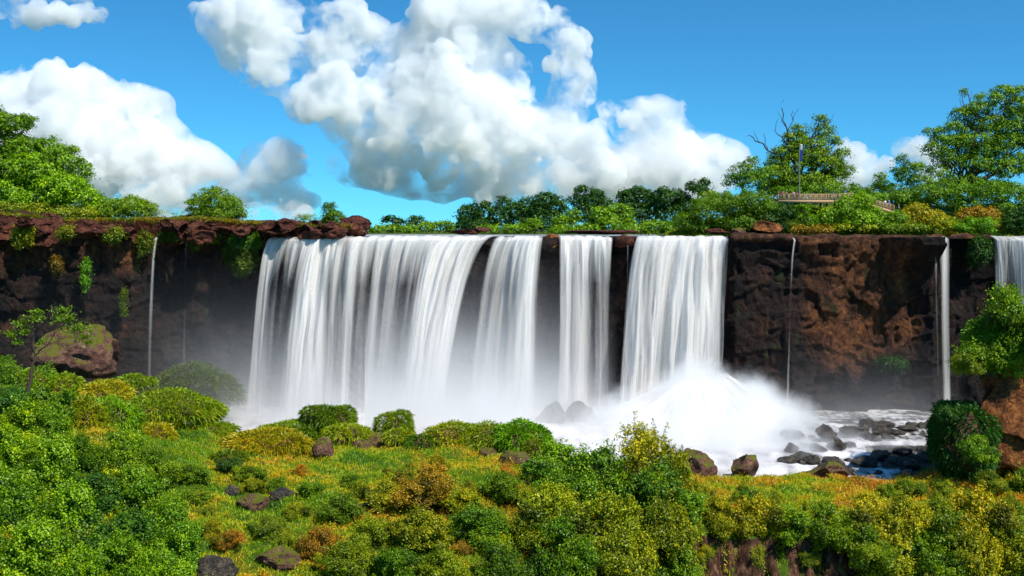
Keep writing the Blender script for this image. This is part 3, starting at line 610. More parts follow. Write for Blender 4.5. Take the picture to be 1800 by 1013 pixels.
def bank(dens, H, namp=.8, ns=.11):
    """mist that thins out upwards and towards its sides"""
    def g(hx, hy, top):
        def fn(m):
            sx = m.n('ShaderNodeSeparateXYZ'); m.l(m.n('ShaderNodeTexCoord').outputs['Object'], sx.inputs[0]); n = m.noise(ns, 5, space='World')
            side = [m.math('SUBTRACT', 1, m.math('POWER', m.math('DIVIDE', m.math('ABSOLUTE', sx.outputs[i]), h), 2), clamp=True) for i, h in ((0, hx), (1, hy))]
            k = m.math('EXPONENT', m.math('MULTIPLY_ADD', n, 2 * namp, m.math('MULTIPLY_ADD', sx.outputs[2], -1 / H, -namp)))
            k = m.math('MULTIPLY', k, m.math('SUBTRACT', 1, m.math('DIVIDE', sx.outputs[2], top), clamp=True))
            return m.math('MULTIPLY', m.math('MULTIPLY', k, dens), m.math('MULTIPLY', side[0], side[1]))
        return fn
    return g
mist(440, 1085, 172, 200, 32, bank(.46, 8.5), 'falls_mist', 'white mist boiling up at the foot of the widest curtain')
mist(250, 660, 172, 199, 30, bank(.20, 7.5), 'left_mist', 'grey mist drifting over the mossy boulders left of the widest curtain')
mist(-60, 560, 184, 196, 34, bank(.017, 24), 'cliff_haze', 'faint bluish haze in front of the dark left cliff')
mist(1330, 1700, 176, 197, 18, bank(.07, 6), 'rapids_mist', 'low mist over the rapids below the brown cliff')
def bell(bells, dens, soft=2.4):
    def g(hx, hy, top):
        def fn(m):
            sx = m.n('ShaderNodeSeparateXYZ'); m.l(m.n('ShaderNodeTexCoord').outputs['Object'], sx.inputs[0]); hsum = None
            for x0, y0, wx, wy, H in bells:
                a = m.math('DIVIDE', m.math('SUBTRACT', sx.outputs[0], x0), wx); b = m.math('DIVIDE', m.math('SUBTRACT', sx.outputs[1], y0), wy)
                e = m.math('MULTIPLY', m.math('EXPONENT', m.math('MULTIPLY', m.math('ADD', m.math('MULTIPLY', a, a), m.math('MULTIPLY', b, b)), -1)), H)
                hsum = e if hsum is None else m.math('MAXIMUM', hsum, e)
            n = m.noise(.20, 6, space='World', rough=.65); h = m.math('ADD', hsum, m.math('MULTIPLY_ADD', n, 12.0, -5.2))
            k = m.math('DIVIDE', m.math('SUBTRACT', h, sx.outputs[2]), soft, clamp=True)
            return m.math('MULTIPLY', m.math('MULTIPLY', k, k), dens)
        return fn
    return g
mist(960, 1540, 160, 197, 18, bell([(-1, 6, 13, 10, 14.5), (7, 3, 12, 10, 12.5), (-11, 3, 14, 10, 9.5), (1, -5, 26, 12, 8.0)], .85, 6.0), 'spray_plume', 'brilliant white plume of spray below the tall dense fall', .35)
def skirt():
    """silky water thrown outwards from the foot of the tall fall, running down the heap of rocks under it"""
    root = [o for o in bpy.data.objects if o.name == 'spray_plume'][0]; c = Vector((30.4, 185.5, .3)); n, m_ = 220, 60
    th, rr = np.meshgrid(np.linspace(-1.12 * math.pi, .12 * math.pi, n), np.linspace(0, 1, m_)); seeds = np.stack([np.cos(th.ravel()) * 3, np.sin(th.ravel()) * 3, rr.ravel() * .8], 1)
    R_ = (2 + 25 * rr) * (1 + .10 * fbm(seeds, 3, 12).reshape(rr.shape)); H = 9.0 * (1 + .16 * np.cos(th)) * (1 + .22 * fbm(seeds * .9 + 4, 3, 15).reshape(rr.shape)) * np.exp(-(R_ / 13.0) ** 1.9) + .9 * (1 - rr) + .55 * fbm(seeds * 3, 3, 13).reshape(rr.shape) * np.clip(rr * 4, 0, 1)
    v = np.stack([np.cos(th) * R_ * 1.12, np.sin(th) * R_ * .75, H], -1).reshape(-1, 3) + np.array(c[:]) - np.array(root.location[:]); i = np.arange(n * m_).reshape(m_, n)
    me = mesh('water_skirt', v, np.stack([i[:-1, :-1], i[:-1, 1:], i[1:, 1:], i[1:, :-1]], -1).reshape(-1, 4)); smooth(me)
    cov = .44 - .6 * np.clip((rr - .40) / .60, 0, 1) ** 1.2 - np.clip((.16 - rr) / .16, 0, 1) * .8 + .35 * fbm(seeds * 1.3 + 9, 3, 14).reshape(rr.shape)
    at = me.attributes.new('cover', 'FLOAT', 'POINT'); at.data.foreach_set('value', cov.ravel().astype(np.float32))
    at = me.attributes.new('flow', 'FLOAT_VECTOR', 'POINT'); at.data.foreach_set('vector', np.stack([th * 7, rr * 24, rr * 0 + 50], -1).astype(np.float32).ravel())
    link('water_skirt', me, FALL, root)
skirt()
#END3

# ------------------------------------------------------------------ boulders
def rock_mesh(name, rad, seed, sub=5, rough=.32, flat=0.0, sharp=.5):
    vv, ff = ico(sub); v = vv.copy(); r = rng(seed)
    for _ in range(9):                                           # broad worn facets
        d = r.normal(0, 1, 3); d /= np.linalg.norm(d); h = r.uniform(.55, .95); k = v @ d; m = k > h; v[m] -= (k[m] - h)[:, None] * d * sharp * 1.4
    n = fbm(v * 1.6 + seed, 4, seed); n2 = 1 - np.abs(fbm(v * 3.6 + seed, 4, seed + 5)) * 2
    v = v * (1 + rough * n + rough * .35 * n2)[:, None]
    v = v * np.array(rad); me = mesh(name, v, ff); smooth(me); return me
def boulder(px, py, rpx, rpz, Y, seed, mat, label, group=None, depth=1.0, rough=.3, sharp=.6, sub=5, name='boulder', cat='boulder'):
    if Y is None: Y = on_ground(px, py + rpz * .35)
    s = Y / F; o = link(name, rock_mesh(name, (rpx * s, rpx * s * depth, rpz * s), seed, sub, rough, sharp=sharp), mat); o.location = P(px, py, Y)
    NAMED.append((px, py, label, o)); return tag(o, label, cat, group)
def moss_boulder(px, py, rpx, rpz, Y, seed, label, rock=BOULDER, moss=MOSS, col=(1, 1, 1), L=.75, dens=62, low=-.25, group='moss covered boulders around the plunge pool', depth=.9, lumps=8, tintbase=.4):
    """dome of hanging moss and grass over a boulder"""
    s = Y / F; r = rng(seed); rx, rz = rpx * s, rpz * s; ry = rx * depth
    root = empty('mossy_boulder', P(px, py, Y) - Vector((0, 0, rz))); NAMED.append((px, py, label, root)); tag(root, label, 'boulder', group)
    o = link('rock', rock_mesh('rock', (rx * .82, ry * .82, rz * .85), seed, 4, .2), rock, root); o.location = (0, 0, rz)
    S = [(0, 0, rz, rx * .93, ry * .93, rz * .93)]
    for k in range(lumps):
        a = r.uniform(0, 6.28); e = r.uniform(.1, .9); q = r.uniform(.28, .62); o_ = r.uniform(.4, .8)
        S.append((math.cos(a) * rx * o_, math.sin(a) * ry * o_, rz * (1 + e * .42), rx * q, ry * q, rz * q))
    C, D, T = [], [], []
    for x, y, z, a, b, c in S:
        n = int(4.19 * (a * b + b * c + a * c) / 1 * dens * .5) + 60; d = r.normal(0, 1, (n, 3)); d /= np.linalg.norm(d, axis=1)[:, None]; d = d[d[:, 2] > low + r.normal(0, .12, len(d))]
        pt = np.array([x, y, z]) + d * np.array([a, b, c]) * r.uniform(.9, 1.06, len(d))[:, None] * (1 + .30 * fbm(d * 1.7 + seed, 3, seed))[:, None]
        inside = np.zeros(len(pt), bool)
        for q in S:
            if q[:3] == (x, y, z): continue
            inside |= (((pt - q[:3]) / np.array(q[3:])) ** 2).sum(1) < .85
        pt, d = pt[~inside], d[~inside]
        C.append(pt); D.append(d * .8 + np.array([0, -.05, .15]) + r.normal(0, .35, d.shape)); T.append(tintbase + .22 * fbm(pt / 1.3, 3, seed + 3) + r.normal(0, .1, len(pt)))
    C, D, T = map(np.concatenate, (C, D, T))
    me = blade_mesh('moss', C, D, L * min(1, rx / 2.2), .16, T, seed, droop=.55); m = link('moss', me, moss, root); m.color = (*col, 1)
    return root
G_, Y_ = (1, 1, 1), (1.25, 1.0, .8)
moss_boulder(330, 705, 78, 66, 186, 101, 'large pale mossy boulder half lost in mist at the left of the falls', MISTY, MOSS, (.42, .42, .42), low=-.1, dens=45)
boulder(152, 622, 80, 46, 181, 102, BOULDER, 'big bare brown boulder behind the small leaning tree', rough=.28, sharp=1.0)
moss_boulder(300, 722, 84, 36, 168, 103, 'widest yellow-green moss mound, in front of the pale misty boulder', low=-.5)
moss_boulder(190, 698, 46, 30, 168, 104, 'moss mound with a rusty orange right side, below the flat-topped boulder', col=(1.15, .95, .8), tintbase=.55)
moss_boulder(112, 680, 34, 22, 169, 105, 'small round green moss mound beside the leaning tree stem')
moss_boulder(60, 672, 40, 26, 168, 106, 'green moss mound left of the leaning tree stem', col=(.9, 1.1, .8), tintbase=.3)
moss_boulder(232, 672, 30, 12, 172, 107, 'low pale green moss hump between the flat-topped and the misty boulder', col=(.8, .9, .8))
moss_boulder(372, 762, 42, 22, 166, 108, 'low green mound at the right foot of the widest moss mound', tintbase=.35)
moss_boulder(274, 768, 34, 24, 156, 109, 'brown-green mossy hump with bare rock at its right end', col=(1.1, .9, .8), tintbase=.55)
moss_boulder(148, 752, 34, 48, 147, 110, 'tall rock draped in dark hanging grass above the leafy slope on the left', col=(.9, .8, .7), low=-.9, L=1.1, tintbase=.45)
moss_boulder(195, 745, 44, 46, 151, 111, 'bright green grassy knob behind the rock draped in dark grass', col=(1.0, 1.25, .8), tintbase=.3, low=-.6)
moss_boulder(505, 772, 48, 30, 171, 112, 'broad pale green moss mound left of the twin-humped boulder', col=(.85, .95, .85), tintbase=.35)
moss_boulder(562, 738, 32, 26, 172, 113, 'left half of the twin-humped green boulder against the white mist', col=(.6, .75, .6), tintbase=.25, low=-.7)
moss_boulder(592, 738, 30, 24, 172, 114, 'right half of the twin-humped green boulder against the white mist', col=(.7, .8, .55), tintbase=.3, low=-.7)
moss_boulder(612, 768, 40, 22, 168, 115, 'yellow-green moss mound under the twin-humped boulder', tintbase=.5)
moss_boulder(695, 752, 28, 30, 172, 116, 'egg-shaped grey-green mossy boulder standing alone before the mist', col=(.7, .75, .6), low=-.7)
moss_boulder(698, 772, 22, 18, 165, 117, 'small yellow-green tuft at the foot of the egg-shaped boulder', tintbase=.5)
moss_boulder(742, 782, 24, 18, 162, 118, 'small dark green tuft right of the egg-shaped boulder', col=(.6, .8, .6), tintbase=.25)
moss_boulder(795, 772, 46, 30, 164, 119, 'mound with a rusty orange crest, left end of the long green ridge', col=(1.1, 1, .8), tintbase=.5)
moss_boulder(858, 778, 48, 34, 163, 120, 'middle hump of the long green ridge', tintbase=.4)
moss_boulder(918, 778, 42, 38, 161, 121, 'bright green grassy dome at the right end of the long ridge', col=(.9, 1.3, .7), low=-.7, L=1.0, tintbase=.28)
moss_boulder(938, 800, 20, 26, 157, 122, 'shaded rock hung with dark grass, under the right end of the long ridge', col=(.6, .6, .5), low=-.9, tintbase=.35)
moss_boulder(458, 780, 72, 22, 160, 123, 'long low mound of orange-brown grass', col=(1.15, .85, .5), low=-.4, tintbase=.55, L=.9)
moss_boulder(400, 810, 30, 18, 150, 124, 'dark hump under the long mound of orange-brown grass', col=(.7, .7, .6), tintbase=.35)
boulder(568, 796, 18, 26, None, 130, BOULDER, 'bare pinkish pointed rock among the moss mounds', rough=.2)
boulder(655, 778, 26, 20, 168, 131, BOULDER, 'pinkish brown rock wedged between two moss mounds', rough=.3)
boulder(636, 786, 14, 12, None, 132, BOULDER, 'small pinkish rock under the yellow-green moss mound')
boulder(905, 808, 24, 16, None, 133, BOULDER, 'brown rock with a dark hollow below the long green ridge')
boulder(860, 796, 22, 10, None, 134, BOULDER, 'flat brown rock showing through the long green ridge')
boulder(970, 745, 31, 40, 187, 135, MISTY, 'left one of the two rounded grey boulders veiled by mist', rough=.25, sharp=1.1)
boulder(1020, 745, 34, 36, 187, 136, MISTY, 'right one of the two rounded grey boulders veiled by mist', rough=.25, sharp=1.1)
boulder(1212, 822, 42, 32, 153, 137, BOULDER, 'craggy brown rock at the water edge behind the sparse bush', sharp=1.0)
boulder(1306, 824, 26, 28, 154, 138, BOULDER, 'dark pointed rock at the water edge between two brown rocks', rough=.3, sharp=1.0)
boulder(1452, 834, 36, 22, 152, 139, BOULDER, 'flat-topped reddish brown rock at the grassy water edge', rough=.2, sharp=1.0)
boulder(448, 888, 30, 20, None, 140, BOULDER, 'dark brown rock outcrop in the middle of the left meadow', rough=.4)
boulder(406, 866, 14, 14, None, 141, WETROCK, 'small dark rock up and left of the brown outcrop')
boulder(498, 870, 22, 16, None, 142, WETROCK, 'dark rock up and right of the brown outcrop')
boulder(380, 1003, 34, 24, None, 143, WETROCK, 'black rock at the bottom edge beside the leafy left bushes', rough=.4)
boulder(490, 985, 34, 20, None, 144, BOULDER, 'purplish rock under orange grass at the bottom edge', rough=.4)
boulder(645, 892, 16, 8, None, 145, BOULDER, 'small flat reddish rock in the yellow meadow')
boulder(690, 848, 12, 6, None, 146, BOULDER, 'little brown stone in the bright green grass')
# river stones in the rapids
WET = [(1395, 765, 24, 14, 172), (1420, 752, 26, 12, 180), (1392, 790, 12, 14, 166), (1450, 762, 20, 20, 172), (1500, 758, 34, 16, 176), (1540, 752, 30, 10, 182), (1428, 808, 15, 14, 160), (1465, 812, 22, 14, 159), (1548, 802, 18, 14, 162), (1520, 812, 24, 14, 159), (1585, 792, 20, 8, 165), (1472, 782, 12, 16, 167), (1602, 816, 18, 13, 158), (1628, 806, 18, 14, 161), (1575, 760, 18, 8, 178), (1605, 834, 28, 6, 154), (1605, 758, 26, 8, 180), (1575, 815, 12, 12, 159)]
WL = ['black rock slab where the white plume meets the rapids', 'dark craggy rock at the back left of the rapids', 'narrow wet rock at the edge of the white plume', 'dark rock splitting the left cascade of the rapids', 'long jagged wet rock at the back of the rapids', 'low dark rock bar under the brown cliff', 'rounded brownish stone in the white water nearest the plume', 'rounded brownish stone in the middle of the white water', 'tall dark boulder between two small white cascades', 'wet boulder at the front of the tall dark boulder', 'flat wet rock above the small right hand cascade', 'small upright rock beside the left cascade', 'dark rock pile left of the big shaded bush', 'dark rock pile touching the big shaded bush', 'small rock at the back right of the rapids', 'low flat rock shelf along the calm front water', 'thin dark rock bar at the foot of the slender fall', 'small stone right of the tall dark boulder']
for k, ((px, py, a, b, Y), t) in enumerate(zip(WET, WL)): boulder(px, py, a * .85, b * .7, Y, 200 + k, WETROCK, t, 'wet rocks in the rapids', sub=4, rough=.45, sharp=1.0, name='river_rock', cat='rock')
# rocks on the brink of the falls
for k, (px, py, a, b, Y, m, t) in enumerate([(1348, 400, 27, 13, 203, ORANGE, 'rust-orange rock on the brink below the viewing platform'), (1297, 408, 16, 9, 203, BOULDER, 'small grey-brown rock at the right end of the dense fall'), (1262, 406, 20, 5, 204, LEDGE, 'low dark rock at the brink behind the dense fall'),
    (968, 425, 18, 13, 200, ORANGE, 'rusty rock cap on the pillar left of the pinkish fall'), (1103, 424, 20, 12, 201, LEDGE, 'dark rounded rock cap on the pillar beside the dense fall'), (820, 408, 24, 6, 207, LEDGE, 'dark reddish rock in the river above the widest curtain'), (845, 405, 16, 6, 209, LEDGE, 'second reddish rock in the river, nearer the dark wood'),
    (1060, 408, 60, 4, 208, LEDGE, 'long low red bank of rock in the river above the pinkish fall'), (460, 405, 22, 14, 201, LEDGE, 'brown boulder above the mossy left cliff end'), (500, 407, 24, 13, 202, LEDGE, 'rounded dark red boulder below the twiggy shrub'), (545, 406, 26, 13, 202, LEDGE, 'wide dark red boulder between two shrubs on the ledge'), (612, 407, 26, 13, 202, LEDGE, 'last dark red boulder at the right tip of the ledge')]):
    boulder(px, py, a, b, Y, 240 + k, m, t, 'rocks along the brink of the falls', sub=4, sharp=.9, rough=.3)

WR = random.Random(4)
def river_z(Y): return float(np.interp(Y, [146, 157, 158.2, 164, 165.2, 171, 172.2, 177, 178.2, 184, 204], [.02, .05, .65, .7, 1.15, 1.2, 1.65, 1.7, 2.15, 2.2, 2.3]))
for k in range(46):
    Y = WR.uniform(155, 184); px = WR.uniform(1390 - (184 - Y) * .2, 1640); z = river_z(Y) + .15; a = WR.uniform(6, 19); b = a * WR.uniform(.35, .7)
    zone = 'at the back of the rapids' if Y > 174 else 'in the middle of the rapids' if Y > 164 else 'at the front of the rapids'
    boulder(px, HOR + (CZ - z) * F / Y, a, b, Y, 600 + k, WETROCK, ('larger ' if a > 12 else 'small ') + 'wet rock among the white rills ' + zone, 'small stones in the rapids', sub=3, rough=.5, sharp=1.0, name='river_rock', cat='rock')
for k in range(40):
    px = WR.uniform(-20, 630); py = 404 + WR.uniform(-9, 8) - (4 if px < 60 else 0); a = WR.uniform(10, 27)
    zone = 'at the far left' if px < 150 else 'above the faint threads of water' if px < 340 else 'below the rounded olive bush' if px < 460 else 'over the left end of the widest curtain'
    o = boulder(px, py, a, a * WR.uniform(.45, .75), 200 + WR.uniform(-4, 3) - (4 if px < 240 else 0), 660 + k, LEDGE, ('big ' if a > 18 else 'lesser ') + 'blocky red-brown ledge rock ' + zone, 'blocks of the left rock ledge', sub=4, rough=.5, sharp=1.6, name='ledge_rock', cat='rock'); smooth(o.data, False)
# leafy overhanging crag at the right edge
o = link('crag', rock_mesh('crag', (14.0, 5.0, 9.5), 301, 6, .30, sharp=1.2), ORANGE); o.location = P(1842, 695, 148); tag(o, 'huge orange rock crag overhanging at the right edge', 'rock')
moss_boulder(1692, 775, 58, 74, 148, 302, 'tall rock pier hung with dark green plants below the orange crag', BOULDER, DARK, (.8, 1.0, .9), low=-.9, L=.7, group=None, depth=1.0)
moss_boulder(1800, 600, 108, 62, 148.5, 305, 'rounded dense cap of plants over the orange crag', ORANGE, GREEN, (.50, .66, .5), low=-.3, L=.55, dens=70, group=None, depth=.5)
boulder(1790, 810, 60, 70, 153, 303, WETROCK, 'black hollow rock behind the right edge bushes', rough=.25)

# ------------------------------------------------------------------ trees and bushes on the upper rim
A = 'trees on the rim of the left cliff'
tree('tree', 'tallest dark tree at the left edge, above the cliff', 'tree', 10, 372, 216, [(15, 215, 42, 16), (-10, 250, 50, 30), (40, 262, 40, 24), (-30, 205, 40, 22), (20, 300, 60, 30), (45, 207, 16, 7), (0, 330, 60, 24)], GREEN, 401, A, tintcol=(.66, .76, .8))
tree('tree', 'round-topped dark green tree second from the left edge', 'tree', 88, 370, 214, [(85, 262, 30, 22), (105, 285, 34, 24), (65, 300, 40, 26), (125, 262, 12, 7), (148, 295, 14, 10), (140, 283, 10, 6), (100, 320, 52, 26), (152, 306, 9, 6)], GREEN, 402, A, tintcol=(.8, .9, .8))
tree('tree', 'bright green bushy tree in front of the dark trees on the left', 'tree', 70, 378, 211, [(45, 285, 30, 20), (70, 305, 44, 22), (110, 330, 48, 26), (25, 330, 36, 22), (145, 345, 38, 22), (172, 362, 26, 16), (60, 350, 60, 18)], GREEN, 403, A, tintcol=(1.05, 1.15, .8))
tree('bush', 'light green feathery bush at the right end of the left trees', 'bush', 225, 386, 209, [(200, 366, 28, 18), (228, 362, 30, 20), (255, 368, 22, 16), (178, 372, 26, 14)], FEATHER, 404, A, leaf=.34, clump=.8, trunk=.12, spread=0) if 0 else \
tree('bush', 'light green feathery bush at the right end of the left trees', 'bush', 225, 386, 209, [(200, 366, 28, 18), (228, 362, 30, 20), (255, 368, 22, 16), (178, 372, 26, 14)], FEATHER, 404, A, leaf=.34, clump=.8, trunk=.12)
tree('bush', 'brownish low scrub under the bright green tree on the left', 'bush', 90, 390, 208, [(70, 372, 32, 16), (110, 374, 34, 16), (150, 377, 30, 14), (20, 368, 34, 16)], OLIVE, 405, A, leaf=.34, clump=.8, trunk=.12, tintcol=(.8, .75, .7))
tree('bush', 'rounded yellow-olive bush alone on the red ledge', 'bush', 380, 390, 208, [(350, 360, 24, 22), (378, 352, 32, 26), (405, 366, 26, 22), (380, 375, 48, 14)], FEATHER, 406, A, leaf=.32, clump=.7, per=20, dens=.8, trunk=.12, tintcol=(.8, .85, .7), shell=.3)
tree('bush', 'thin twiggy shrub on the red ledge between the olive bush and the tufted one', 'bush', 540, 394, 205, [(532, 382, 12, 9), (548, 384, 14, 9)], FEATHER, 407, A, leaf=.25, clump=.5, per=9, dens=.45, trunk=.07, shell=.3)
tree('bush', 'small tufted green bush near the right tip of the red ledge', 'bush', 583, 402, 204, [(580, 372, 13, 20), (590, 382, 16, 14), (575, 388, 14, 12)], FEATHER, 408, A, leaf=.28, clump=.6, per=20, trunk=.1, tintcol=(.6, .75, .6), shell=.3)
tree('bush', 'nearly bare scrub on the ledge between the feathery and the olive bush', 'bush', 295, 388, 206, [(285, 376, 14, 9), (312, 378, 14, 8)], OLIVE, 409, A, leaf=.22, clump=.5, per=5, dens=.45, trunk=.06, shell=.3)
B_ = 'trees on the far bank above the falls'
FT = [
 (690, 410, 345, [(678, 386, 9, 5), (700, 388, 10, 6), (688, 382, 8, 4)], DARK, 'flat-topped small tree at the left end of the far bank'),
 (728, 410, 345, [(718, 392, 8, 5), (735, 388, 12, 7), (724, 384, 8, 5)], DARK, 'second small flat-topped tree on the far bank'),
 (772, 411, 335, [(750, 398, 16, 8), (778, 396, 18, 9), (795, 403, 10, 6)], GREEN, 'bright green rounded bush beside the two small flat-topped trees'),
 (690, 412, 335, [(665, 403, 16, 6), (690, 401, 18, 7), (720, 402, 20, 7)], GREEN, 'low bright scrub under the two small flat-topped trees'),
 (838, 411, 320, [(825, 378, 24, 20), (850, 372, 24, 20), (880, 378, 20, 20), (840, 395, 40, 14)], DARK, 'domed dark tree at the left end of the dark wood'),
 (883, 408, 330, [(882, 347, 7, 5), (892, 353, 8, 4), (878, 355, 6, 4)], DARK, 'spindly emergent tree above the domed dark tree'),
 (925, 411, 320, [(905, 370, 22, 16), (930, 365, 22, 20), (920, 392, 34, 16)], DARK, 'dark tree between the spindly tree and the pointed one'),
 (965, 411, 318, [(948, 350, 12, 10), (962, 352, 20, 16), (978, 362, 20, 18), (960, 385, 34, 20), (950, 368, 24, 14)], DARK, 'dark tree with a pointed top in the far wood'),
 (1035, 411, 322, [(1022, 334, 12, 8), (1050, 338, 14, 9), (1012, 350, 14, 10), (1040, 352, 20, 12), (1062, 356, 14, 10), (1034, 372, 30, 18), (1062, 374, 18, 12)], DARK, 'tall open-crowned tree in the middle of the far wood'),
 (1120, 411, 316, [(1100, 348, 18, 16), (1122, 338, 16, 12), (1138, 350, 20, 18), (1115, 372, 36, 24), (1150, 360, 20, 18)], DARK, 'broad very dark tree right of the open-crowned one'),
 (1190, 411, 314, [(1165, 345, 20, 16), (1190, 345, 18, 14), (1205, 360, 20, 18), (1180, 378, 34, 22)], DARK, 'dark vine-hung tree next to the emergent round one'),
 (1228, 400, 312, [(1220, 326, 13, 9), (1238, 322, 12, 8), (1230, 334, 18, 8)], DARK, 'emergent tree with a small round crown at the right of the far wood'),
 (1245, 400, 300, [(1245, 342, 13, 8)], OLIVE, 'tiny olive crown beside the emergent round tree'),
 (990, 411, 308, [(990, 390, 24, 12), (1008, 378, 14, 12)], GREEN, 'pale green bush under the open-crowned tree'),
 (1078, 411, 300, [(1060, 378, 24, 16), (1090, 374, 26, 16), (1075, 392, 44, 14)], GREEN, 'rounded bright green dome of foliage before the dark wood'),
 (940, 412, 300, [(938, 393, 14, 8), (925, 400, 14, 7)], FEATHER, 'light green palm-like plant on the bank before the dark wood'),
 (870, 412, 300, [(860, 402, 22, 7), (900, 401, 22, 8)], GREEN, 'low green scrub before the domed dark tree'),
 (1020, 413, 296, [(990, 404, 26, 7), (1030, 402, 30, 9)], GREEN, 'low scrub left of the rounded bright dome'),
 (1140, 413, 290, [(1110, 402, 30, 8), (1150, 398, 30, 11), (1185, 400, 24, 10)], GREEN, 'low bright scrub right of the rounded bright dome')]
for k, (px, py, Y, bl, m, t) in enumerate(FT):
    tree('bush' if py > 411 or 'bush' in t or 'plant' in t else 'tree', t, 'bush' if ('bush' in t or 'scrub' in t or 'plant' in t or 'dome of' in t) else 'tree', px, py, Y, bl, m, 430 + k, B_, leaf=.62, clump=1.25, per=18, trunk=.25, shell=.5, tintcol=(.9, .95, .9) if m is DARK else (.75, .85, .75))
C_g = 'trees and bushes on the right hand bank'
